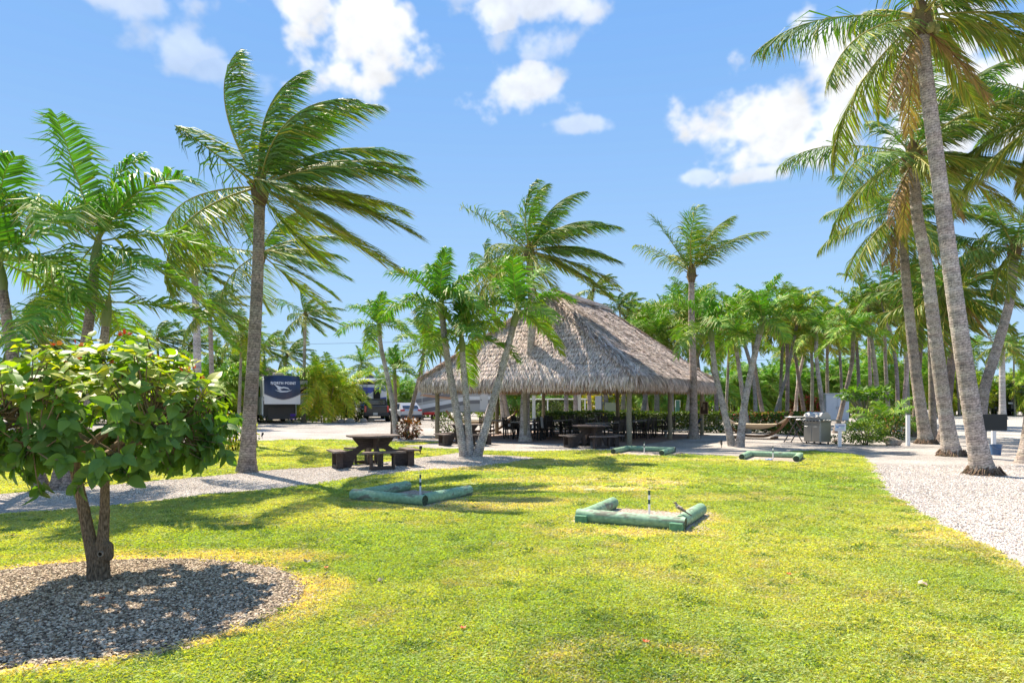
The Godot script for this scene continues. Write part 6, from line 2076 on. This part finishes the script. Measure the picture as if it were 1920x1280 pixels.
func furniture() -> void:
	picnic_table("brown eight-sided picnic table alone on the gravel island near the tall palm", Vector3(-3.358, 0, -16.533), -0.35)
	picnic_table("brown eight-sided picnic table behind the three-stemmed palm group", Vector3(-1.727, 0, -25.114), -0.3)
	picnic_table("brown eight-sided picnic table before the hut's front corner post", Vector3(2.783, 0, -23.904), -0.5)
	# tables under the roof
	var chair := make_chair()
	var first := true
	var yaw := atan2(-E2.z, E2.x)
	var spots := [[1.9, 2.0], [5.3, 1.9], [1.8, 4.9], [5.2, 4.8], [1.9, 7.7], [5.4, 7.6], [7.4, 3.4], [7.5, 6.4]]
	for i in spots.size():
		var p := at_hut(spots[i][0], spots[i][1])
		var t := thing("dining_table", "pale-topped dining table standing among dark chairs under the hut roof", "table", p, yaw, "dining tables under the hut roof")
		var g := Geo.new()
		g.box(Vector3(0, 0.735, 0), Vector3(1.5, 0.035, 0.85), Color(0.42, 0.41, 0.40), 0.008)
		part(t, "tabletop", g, "plastic")
		for sx: float in [-1.0, 1.0]:
			for sz: float in [-1.0, 1.0]:
				g = Geo.new()
				g.bar(Vector3(sx * 0.66, 0, sz * 0.35), Vector3(sx * 0.66, 0.715, sz * 0.35), 0.05, 0.05, Color(0.03, 0.027, 0.025), Vector3.FORWARD)
				part(t, "leg", g, "metal")
		for e: Array in [[-0.4, 0.62, PI], [0.4, 0.64, PI], [-0.38, -0.63, 0.0], [0.4, -0.6, 0.0]]:
			if i > 5 and e[0] > 0: continue
			var c := chair
			if not first:
				c = chair.duplicate()
				c.name = numbered("wicker_chair")
				add_child(c)
			first = false
			c.position = p + Basis(Vector3.UP, yaw) * Vector3(e[0] + rf(-0.08, 0.08), 0.012, e[1] + rf(-0.06, 0.12) * signf(e[1]))
			c.rotation.y = yaw + e[2] + rf(-0.25, 0.25)
	var tw := thing("towel", "white towel hung over the back of a chair under the roof", "towel", at_hut(4.5, 1.0, 0.0), yaw + 0.2)
	var g2 := Geo.new()
	g2.quad(Vector3(-0.17, 0.52, 0.02), Vector3(0.17, 0.5, 0.02), Vector3(0.17, 0.97, -0.02), Vector3(-0.17, 0.96, -0.02), Color(0.55, 0.54, 0.52))
	g2.quad(Vector3(-0.17, 0.96, -0.02), Vector3(0.17, 0.97, -0.02), Vector3(0.17, 0.6, -0.1), Vector3(-0.17, 0.6, -0.1), Color(0.55, 0.54, 0.52))
	part(tw, "cloth", g2, "cloth")
	var c2 := chair.duplicate()
	c2.name = numbered("wicker_chair")
	add_child(c2)
	c2.position = at_hut(4.5, 1.0, 0.012)
	c2.rotation.y = yaw + 0.2 + PI
	tw.position = c2.position + c2.basis * Vector3(0, 0, -0.33)
	tw.rotation.y = c2.rotation.y + PI
	c2.set_meta("label", "dark chair with a white towel over its back")
	var bt := thing("bistro_table", "tall slim bistro table behind the hut's front corner post", "table", at_hut(2.6, 3.2))
	g2 = Geo.new()
	g2.lathe(Vector3(0, 1.1, 0), [Vector2(0, 0), Vector2(0.33, 0), Vector2(0.34, 0.015), Vector2(0.33, 0.03), Vector2(0, 0.03)], 20, Color(0.4, 0.4, 0.33))
	part(bt, "tabletop", g2, "metal")
	for i in 3:
		g2 = Geo.new()
		var an := i * TAU / 3.0
		g2.bar(Vector3(cos(an) * 0.3, 0.012, sin(an) * 0.3), Vector3(-cos(an) * 0.2, 1.1, -sin(an) * 0.2), 0.025, 0.025, Color(0.2, 0.2, 0.18))
		part(bt, "leg", g2, "metal")
	hammock("rope hammock on a curved wooden stand beside the crossing pair of palms", Vector3(10.572, 0, -29.612), -0.55, 3.0)
	hammock("pale hammock on a wooden stand behind the hut's left side", Vector3(-1.55, 0, -34.807), 0.05, 3.6)
	# white lounger between the hut's right posts
	var t := thing("lounge_chair", "low white lounge chair on the gravel between the hut's right-hand posts", "lounger", Vector3(7.631, 0, -30.523), -0.15)
	g2 = Geo.new()
	g2.bar(Vector3(-0.85, 0.3, 0), Vector3(0.35, 0.34, 0), 0.6, 0.04, Color(0.62, 0.6, 0.56))
	part(t, "bed", g2, "plastic")
	g2 = Geo.new()
	g2.bar(Vector3(0.35, 0.34, 0), Vector3(0.8, 0.85, 0), 0.6, 0.04, Color(0.06, 0.07, 0.12))
	part(t, "backrest", g2, "cloth")
	for x: float in [-0.75, 0.4]:
		for z: float in [-0.26, 0.26]:
			g2 = Geo.new()
			g2.bar(Vector3(x, 0, z), Vector3(x + 0.05, 0.31, z), 0.04, 0.04, Color(0.55, 0.55, 0.55))
			part(t, "leg", g2, "plastic")
	# folding round table
	t = thing("folding_table", "round glass-topped table on crossed folding legs left of the grill", "table", Vector3(11.185, 0, -26.811), 0.2)
	g2 = Geo.new()
	g2.lathe(Vector3(0, 0.98, 0), [Vector2(0, 0), Vector2(0.44, 0), Vector2(0.455, 0.015), Vector2(0.44, 0.03), Vector2(0, 0.03)], 28, Color(0.62, 0.60, 0.56))
	part(t, "tabletop", g2, "paint")
	for s: float in [-1.0, 1.0]:
		for z: float in [-0.22, 0.22]:
			g2 = Geo.new()
			g2.bar(Vector3(s * 0.4, 0, z), Vector3(-s * 0.26, 0.98, z * 0.95 + s * 0.03), 0.035, 0.035, Color(0.10, 0.09, 0.08))
			part(t, "leg", g2, "metal")
	# gas grill
	t = thing("gas_grill", "stainless steel gas grill with a closed lid at the lawn's far edge", "grill", Vector3(11.534, 0, -25.766), -1.15)
	var st := Color(0.60, 0.58, 0.54)
	g2 = Geo.new()
	g2.box(Vector3(0, 0.45, 0), Vector3(0.78, 0.74, 0.55), st, 0.015)
	part(t, "cabinet", g2, "steel")
	for s: float in [-1.0, 1.0]:
		g2 = Geo.new()
		g2.box(Vector3(s * 0.19, 0.42, 0.285), Vector3(0.36, 0.62, 0.025), st * 1.05, 0.008)
		var dr := part(t, "door", g2, "steel")
		g2 = Geo.new()
		g2.tube([Vector3(s * 0.12, 0.66, 0.33), Vector3(s * 0.3, 0.66, 0.33)], [0.012, 0.012], 8, [Color(0.7, 0.7, 0.7)])
		part(dr, "handle", g2, "metal")
	g2 = Geo.new()
	g2.box(Vector3(0, 0.87, 0.03), Vector3(0.84, 0.12, 0.6), st, 0.02)
	part(t, "control_panel", g2, "steel")
	for i in 5:
		g2 = Geo.new()
		g2.xf = Transform3D(Basis(Vector3.RIGHT, PI / 2), Vector3(-0.3 + i * 0.15, 0.87, 0.335))
		g2.lathe(Vector3.ZERO, [Vector2(0.0, 0.03), Vector2(0.024, 0.03), Vector2(0.03, 0.0)], 12, Color(0.08, 0.08, 0.08))
		part(t, "knob", g2, "plastic")
	for s: float in [-1.0, 1.0]:
		g2 = Geo.new()
		g2.box(Vector3(s * 0.63, 0.9, 0.0), Vector3(0.4, 0.05, 0.5), st * 0.9, 0.015)
		part(t, "side_shelf", g2, "steel")
		for z: float in [-0.2, 0.2]:
			g2 = Geo.new()
			g2.xf = Transform3D(Basis(Vector3.FORWARD, PI / 2), Vector3(s * 0.32, 0.04, z))
			g2.lathe(Vector3.ZERO, [Vector2(0, -0.015), Vector2(0.038, -0.015), Vector2(0.038, 0.015), Vector2(0, 0.015)], 12, Color(0.03, 0.03, 0.03))
			part(t, "caster", g2, "rubber")
	g2 = Geo.new()
	var pr := []
	for i in 9:
		var an := lerpf(0.05, PI - 0.35, i / 8.0)
		pr.append(Vector2(0.02 + cos(an) * 0.28, 0.935 + sin(an) * 0.27))
	pr.append(Vector2(-0.25, 0.935))
	g2.xf = Transform3D(Basis(Vector3.UP, -PI / 2), Vector3.ZERO)
	g2.slab(pr, -0.4, 0.4, st)
	var lid := part(t, "lid", g2, "steel")
	g2 = Geo.new()
	g2.tube([Vector3(-0.3, 1.02, 0.335), Vector3(0.3, 1.02, 0.335)], [0.014, 0.014], 8, [Color(0.65, 0.65, 0.65)])
	part(lid, "handle", g2, "metal")
	# bench table in the grove
	t = thing("wooden_table", "low brown wooden table in the grove behind the round folding table", "table", Vector3(19.338, 0, -47.238), 0.1)
	g2 = Geo.new()
	g2.box(Vector3(0, 0.72, 0), Vector3(1.6, 0.08, 0.8), Color(0.14, 0.09, 0.06), 0.01)
	part(t, "tabletop", g2, "wood")
	for s: float in [-1.0, 1.0]:
		g2 = Geo.new()
		g2.box(Vector3(s * 0.6, 0.34, 0), Vector3(0.1, 0.68, 0.6), Color(0.11, 0.07, 0.05), 0.01)
		part(t, "leg", g2, "wood")

# ---------------------------------------------------------------- signs, lamps, posts, people, bird
func post_sign(called: String, label: String, at: Vector3, yaw: float, w: float, h: float, bottom: float, board: Color, pw: float, pcol: Color) -> Node3D:
	var t := thing(called, label, "sign", at, yaw)
	var g := Geo.new()
	g.box(Vector3(0, (bottom + h) * 0.5 - 0.01, -0.045), Vector3(pw, bottom + h - 0.03, pw * 0.6), pcol, 0.006)
	part(t, "post", g, "matte")
	g = Geo.new()
	g.box(Vector3(0, bottom + h * 0.5, 0), Vector3(w, h, 0.03), board, 0.006)
	part(t, "board", g, "matte")
	return t

func person(label: String, at: Vector3, yaw: float, shirt: Color, trousers: Color, hat: Color, stoop: float) -> void:
	var t := thing("person", label, "person", at, yaw, "")
	var skin := Color(0.36, 0.22, 0.15)
	var lean := Vector3(0, 0, stoop)
	var hip := Vector3(0, 0.92, 0)
	var chest := Vector3(0, 1.3, 0) + lean * 0.8
	var neck := Vector3(0, 1.48, 0.02) + lean
	var head := Vector3(0, 1.62, 0.04) + lean * 1.25
	var caps := [[hip + Vector3(-0.07, 0, 0), hip + Vector3(0.07, 0, 0), 0.13, 0.13, trousers], [hip + Vector3(0, 0.1, 0), chest, 0.135, 0.16, shirt], [chest + Vector3(-0.12, 0.06, 0), chest + Vector3(0.12, 0.06, 0), 0.09, 0.09, shirt],
		[neck - Vector3(0, 0.06, 0), neck + Vector3(0, 0.06, 0), 0.055, 0.05, skin], [head - Vector3(0, 0.03, 0), head + Vector3(0, 0.05, 0), 0.085, 0.09, skin], [head + Vector3(0, 0.07, 0), head + Vector3(0, 0.09, 0), 0.095, 0.085, hat], [head + Vector3(0, 0.0, 0.09), head + Vector3(0, -0.02, 0.11), 0.016, 0.014, skin]]
	for s: float in [-1.0, 1.0]:
		caps.append([hip + Vector3(s * 0.09, -0.05, 0), Vector3(s * 0.11, 0.5, 0.03), 0.09, 0.065, trousers])
		caps.append([Vector3(s * 0.11, 0.5, 0.03), Vector3(s * 0.11, 0.1, -0.01), 0.06, 0.045, trousers if s < 0 else trousers])
		caps.append([Vector3(s * 0.11, 0.045, -0.03), Vector3(s * 0.12, 0.035, 0.13), 0.045, 0.035, Color(0.1, 0.1, 0.1)])
		var sh := chest + Vector3(s * 0.2, 0.07, 0)
		var el := sh + Vector3(s * 0.05, -0.28, -0.02)
		var wr := el + Vector3(s * 0.0, -0.16, 0.2)
		caps.append([sh, el, 0.055, 0.045, shirt])
		caps.append([el, wr, 0.042, 0.032, skin])
		caps.append([wr, wr + Vector3(0, -0.04, 0.07), 0.032, 0.028, skin])
		for f in 4: caps.append([wr + Vector3((f - 1.5) * 0.018, -0.04, 0.07), wr + Vector3((f - 1.5) * 0.02, -0.08, 0.12 - absf(f - 1.5) * 0.01), 0.012, 0.01, skin])
		caps.append([wr + Vector3(-s * 0.03, -0.02, 0.04), wr + Vector3(-s * 0.055, -0.04, 0.09), 0.013, 0.011, skin])
	part(t, "figure", body(caps, 0.03, 0.04), "cloth")

func small_things() -> void:
	var g := Geo.new()
	# bird on the near pit frame
	var t := thing("bird", "small grey-brown bird perched on the near pit's log corner", "bird", Vector3(2.085, 0.178, -8.43), -0.6)
	t.scale = Vector3.ONE * 0.8
	var gb := Color(0.20, 0.155, 0.12)
	var lt := Color(0.42, 0.35, 0.28)
	var caps := [[Vector3(0, 0.085, 0.0), Vector3(-0.05, 0.11, 0), 0.033, 0.03, lt], [Vector3(0.03, 0.065, 0), Vector3(0.07, 0.045, 0), 0.024, 0.014, gb], [Vector3(-0.06, 0.125, 0), Vector3(-0.075, 0.15, 0), 0.02, 0.018, lt], [Vector3(-0.08, 0.162, 0), Vector3(-0.085, 0.163, 0), 0.02, 0.019, gb],
		[Vector3(0.06, 0.05, 0), Vector3(0.17, -0.01, 0), 0.012, 0.009, gb * 0.7], [Vector3(-0.03, 0.1, 0.025), Vector3(0.07, 0.055, 0.02), 0.016, 0.009, gb * 0.8], [Vector3(-0.03, 0.1, -0.025), Vector3(0.07, 0.055, -0.02), 0.016, 0.009, gb * 0.8]]
	g = body(caps, 0.007, 0.012)
	part(t, "plumage", g, "cloth")
	g = Geo.new()
	g.tube([Vector3(-0.1, 0.163, 0), Vector3(-0.125, 0.16, 0)], [0.006, 0.001], 6, [Color(0.04, 0.035, 0.03)])
	part(t, "beak", g, "plastic")
	for s: float in [-1.0, 1.0]:
		g = Geo.new()
		g.tube([Vector3(0.0, 0.065, s * 0.014), Vector3(-0.004, 0.0, s * 0.016), Vector3(-0.02, -0.002, s * 0.018)], [0.003, 0.0025, 0.002], 5, [Color(0.05, 0.04, 0.03)])
		part(t, "leg", g, "plastic")
		g = Geo.new()
		g.lathe(Vector3(-0.089, 0.165, s * 0.019), [Vector2(0, -0.003), Vector2(0.0035, 0), Vector2(0, 0.003)], 8, Color(0.01, 0.01, 0.01))
		part(t, "eye", g, "dark_glass")

	# little sign by the grill
	t = post_sign("white_sign", "small white sign on a white post beside the grill", Vector3(11.504, 0, -23.904), -0.1, 0.37, 0.26, 0.56, Color(0.78, 0.79, 0.82), 0.11, Color(0.8, 0.8, 0.8))
	for e: Array in [[0.04, 0.06, 0.2, 0.03, Color(0.12, 0.16, 0.4)], [-0.1, 0.01, 0.09, 0.06, Color(0.25, 0.4, 0.65)], [0.07, 0.0, 0.12, 0.05, Color(0.45, 0.62, 0.6)], [0.0, -0.07, 0.26, 0.015, Color(0.35, 0.37, 0.42)]]:
		g = Geo.new()
		g.box(Vector3(e[0], 0.69 + e[1], 0.0165), Vector3(e[2], e[3], 0.002), e[4], 0.0005)
		part(t, "print", g, "matte")
	t = thing("white_post", "slim white post with a dark cap left of the tall palm trunks", "post", Vector3(14.218, 0, -24.494))
	g = Geo.new()
	g.box(Vector3(0, 0.56, 0), Vector3(0.115, 1.12, 0.115), Color(0.78, 0.78, 0.78), 0.01)
	part(t, "shaft", g, "paint")
	g = Geo.new()
	g.box(Vector3(0, 1.14, 0), Vector3(0.13, 0.04, 0.13), Color(0.12, 0.12, 0.13), 0.01)
	part(t, "cap", g, "plastic")
	t = post_sign("black_sign", "plain dark back of a board on a white post behind the tallest palm", Vector3(14.782, 0, -20.884), 0.05, 0.78, 0.5, 0.7, Color(0.045, 0.048, 0.05), 0.12, Color(0.75, 0.75, 0.75))
	t = thing("blue_bucket", "blue bucket standing at the foot of the dark board's post", "bucket", Vector3(14.361, 0, -20.245))
	g = Geo.new()
	g.lathe(Vector3.ZERO, [Vector2(0, 0.0), Vector2(0.125, 0.0), Vector2(0.155, 0.3), Vector2(0.165, 0.3), Vector2(0.165, 0.315), Vector2(0.148, 0.315), Vector2(0.12, 0.02), Vector2(0, 0.02)], 20, Color(0.07, 0.16, 0.33))
	part(t, "pail", g, "plastic")
	g = Geo.new()
	var hp := []
	for i in 9: hp.append(Vector3(cos(PI * i / 8.0) * 0.165, 0.3 - sin(PI * i / 8.0) * 0.12, 0.05 + sin(PI * i / 8.0) * 0.13))
	g.tube(hp, [0.004, 0.004, 0.004, 0.004, 0.004, 0.004, 0.004, 0.004, 0.004], 5, [Color(0.3, 0.3, 0.3)])
	part(t, "handle", g, "metal")
	# grey cabinet
	t = thing("utility_cabinet", "light grey metal cabinet on legs behind the grill", "cabinet", Vector3(19.666, 0, -41.333), -0.25)
	g = Geo.new()
	g.box(Vector3(0, 1.28, 0), Vector3(1.3, 1.6, 0.45), Color(0.48, 0.52, 0.58), 0.02)
	part(t, "body", g, "paint")
	for s: float in [-1.0, 1.0]:
		g = Geo.new()
		g.box(Vector3(s * 0.318, 1.26, 0.235), Vector3(0.61, 1.5, 0.03), Color(0.50, 0.54, 0.60), 0.012)
		var d := part(t, "door", g, "paint")
		g = Geo.new()
		g.box(Vector3(s * 0.06, 1.25, 0.265), Vector3(0.03, 0.16, 0.03), Color(0.3, 0.3, 0.32), 0.006)
		part(d, "handle", g, "metal")
		g = Geo.new()
		g.box(Vector3(s * 0.55, 0.24, 0), Vector3(0.09, 0.48, 0.3), Color(0.55, 0.57, 0.6), 0.01)
		part(t, "leg", g, "paint")
	g = Geo.new()
	g.box(Vector3(0, 2.1, 0.02), Vector3(1.38, 0.05, 0.55), Color(0.6, 0.62, 0.65), 0.015)
	part(t, "top", g, "paint")
	# board on legs, panels and posts behind the hut
	t = thing("easel_board", "olive green board on legs seen under the roof behind the chairs", "board", Vector3(6.071, 0, -41.333), 0.0)
	g = Geo.new()
	g.box(Vector3(0, 1.05, 0), Vector3(0.88, 1.0, 0.04), Color(0.34, 0.36, 0.22), 0.008)
	part(t, "panel", g, "matte")
	for s: float in [-1.0, 1.0]:
		g = Geo.new()
		g.bar(Vector3(s * 0.36, 0, 0.12), Vector3(s * 0.36, 1.5, -0.04), 0.04, 0.04, Color(0.3, 0.3, 0.24))
		part(t, "leg", g, "metal")
	t = thing("notice_panel", "tall white panel on a post left of the olive board", "panel", Vector3(5.707, 0, -45.091), 0.1)
	g = Geo.new()
	g.box(Vector3(0, 1.35, 0), Vector3(0.4, 1.3, 0.06), Color(0.7, 0.7, 0.72), 0.01)
	part(t, "panel", g, "paint")
	g = Geo.new()
	g.box(Vector3(0.24, 1.05, -0.02), Vector3(0.1, 2.1, 0.1), Color(0.2, 0.2, 0.2), 0.01)
	part(t, "post", g, "matte")
	for q: Array in [[4.65, -47.238, 2.3, "tall white square post seen under the roof behind the hut"], [1.513, -47.238, 2.0, "white post at the left end of the vine hedge"]]:
		t = thing("square_post", q[3], "post", Vector3(q[0], 0, q[1]))
		g = Geo.new()
		g.box(Vector3(0, q[2] * 0.5, 0), Vector3(0.22, q[2], 0.22), Color(0.72, 0.72, 0.7), 0.015)
		part(t, "shaft", g, "paint")
		g = Geo.new()
		g.box(Vector3(0, q[2] + 0.03, 0), Vector3(0.28, 0.06, 0.28), Color(0.74, 0.74, 0.72), 0.015)
		part(t, "cap", g, "paint")
	t = thing("rail_fence", "white top rail of the fence above the vine hedge", "fence", Vector3(3.617, 0, -55.111))
	g = Geo.new()
	g.box(Vector3(0, 1.85, 0.3), Vector3(4.8, 0.09, 0.09), Color(0.75, 0.75, 0.73), 0.01)
	part(t, "rail", g, "paint")
	for i in 4:
		g = Geo.new()
		g.box(Vector3(-2.25 + i * 1.5, 0.9, 0.3), Vector3(0.09, 1.8, 0.09), Color(0.7, 0.7, 0.68), 0.01)
		part(t, "post", g, "paint")
	t = post_sign("site_sign", "white-topped green site marker beyond the hedge behind the hut's right post", Vector3(13.028, 0, -53.622), 0.0, 0.4, 0.55, 1.2, Color(0.72, 0.74, 0.72), 0.3, Color(0.06, 0.16, 0.13))
	t = thing("light_pole", "slim white lamp pole standing in the grove behind the folding table", "lamp post", Vector3(23.693, 0, -56.686))
	g = Geo.new()
	g.tube([Vector3.ZERO, Vector3(0, 4.6, 0)], [0.07, 0.055], 10, [Color(0.68, 0.68, 0.68)])
	part(t, "pole", g, "paint")
	g = Geo.new()
	g.box(Vector3(0.2, 4.45, 0), Vector3(0.3, 0.3, 0.25), Color(0.6, 0.62, 0.63), 0.03)
	part(t, "lamp_head", g, "paint")
	# little black garden spotlights
	for q: Array in [[-2.748, -20.454, "tiny black garden spotlight left of the three-stemmed palm group"], [7.252, -23.619, "tiny black garden spotlight before the crossing pair of palms"], [-10.85, -29.612, "tiny black garden spotlight by the camp road behind the tall palm"]]:
		t = thing("garden_spotlight", q[2], "garden light", Vector3(q[0], 0, q[1]), 0.4, "garden spotlights")
		g = Geo.new()
		g.tube([Vector3(0, 0, 0), Vector3(0, 0.12, 0)], [0.012, 0.012], 6, [Color(0.01, 0.01, 0.01)])
		part(t, "spike", g, "plastic")
		g = Geo.new()
		g.tube([Vector3(-0.02, 0.1, 0.03), Vector3(0.02, 0.19, -0.04), Vector3(0.03, 0.24, -0.06)], [0.03, 0.045, 0.05], 10, [Color(0.012, 0.012, 0.012)])
		part(t, "lamp_head", g, "plastic")
	t = thing("wooden_stake", "thin wooden support stake left of the curving palm by the road", "stake", Vector3(-5.585, 0, -31.492))
	g = Geo.new()
	g.tube([Vector3(0, -0.02, 0), Vector3(0.03, 1.25, 0)], [0.035, 0.03], 7, [Color(0.24, 0.19, 0.14)])
	part(t, "pole", g, "wood")
	# overhead wires on a pole
	t = thing("utility_pole", "thin utility pole with overhead wires rising left of the hut roof", "utility pole", Vector3(-7.988, 0, -76.308))
	g = Geo.new()
	g.tube([Vector3.ZERO, Vector3(0, 8.6, 0)], [0.13, 0.09], 9, [Color(0.33, 0.29, 0.25)])
	part(t, "pole", g, "wood")
	for e: Array in [[8.5, -0.1], [6.9, 0.1]]:
		g = Geo.new()
		for dr: Vector3 in [Vector3(-62, -0.8, 14), Vector3(70, 0.5, -6)]:
			var pts := []
			var rad := []
			for i in 17:
				var u := i / 16.0
				pts.append(Vector3(0, e[0], e[1]) + dr * u + Vector3.DOWN * 1.1 * 4.0 * u * (1.0 - u) * 0.6)
				rad.append(0.016)
			g.tube(pts, rad, 4, [Color(0.03, 0.03, 0.03)])
		part(t, "wire", g, "rubber")
	person("distant person in a green shirt and cap standing beside the red shrub", Vector3(36.748, 0, -82.667), 0.6, Color(0.25, 0.55, 0.38), Color(0.03, 0.05, 0.1), Color(0.5, 0.12, 0.05), 0.05)
	person("distant person in a white shirt bending over in the grove", Vector3(29.902, 0, -82.667), 1.2, Color(0.62, 0.66, 0.72), Color(0.05, 0.05, 0.06), Color(0.55, 0.6, 0.66), 0.28)
	# fallen petals and leaves on the grass
	var spots := [[-1.717, -6.298, 0], [2.457, -6.049, 0], [0.851, -4.341, 0], [-3.187, -5.305, 0], [-1.136, -5.818, 1], [-1.957, -6.505, 1], [-5.726, -7.78, 1], [3.423, -5.751, 2], [3.464, -5.685, 2], [-0.331, -4.603, 0], [-1.667, -6.012, 1]]
	for q: Array in spots:
		var kind: int = q[2]
		t = thing("fallen_" + ["blossom", "dead_leaf", "dry_leaf"][kind], ["fallen orange-red blossom lying on the ground", "shrivelled dark fallen leaf lying on the grass", "curled pale dry leaf lying on the grass near the right edge"][kind], ["blossom", "leaf", "leaf"][kind], Vector3(q[0], 0.03, q[1]), rf(0, TAU), ["fallen blossoms", "fallen dark leaves", "fallen pale leaves"][kind])
		g = Geo.new()
		var col: Color = [Color(0.62, 0.12, 0.03), Color(0.05, 0.04, 0.03), Color(0.5, 0.4, 0.28)][kind]
		for j in (5 if kind == 0 else 2):
			var an := TAU * j / 5.0
			var d := Vector3(cos(an), rf(0.2, 0.6), sin(an)).normalized()
			var s := d.cross(Vector3.UP).normalized() * (0.011 if kind == 0 else 0.022)
			var l := 0.03 if kind == 0 else 0.055
			g.quad(Vector3.ZERO, d * l * 0.5 + s, d * l + Vector3.UP * 0.004, d * l * 0.5 - s, jit(col, 0.2))
		part(t, "petal" if kind == 0 else "blade", g, "flower")
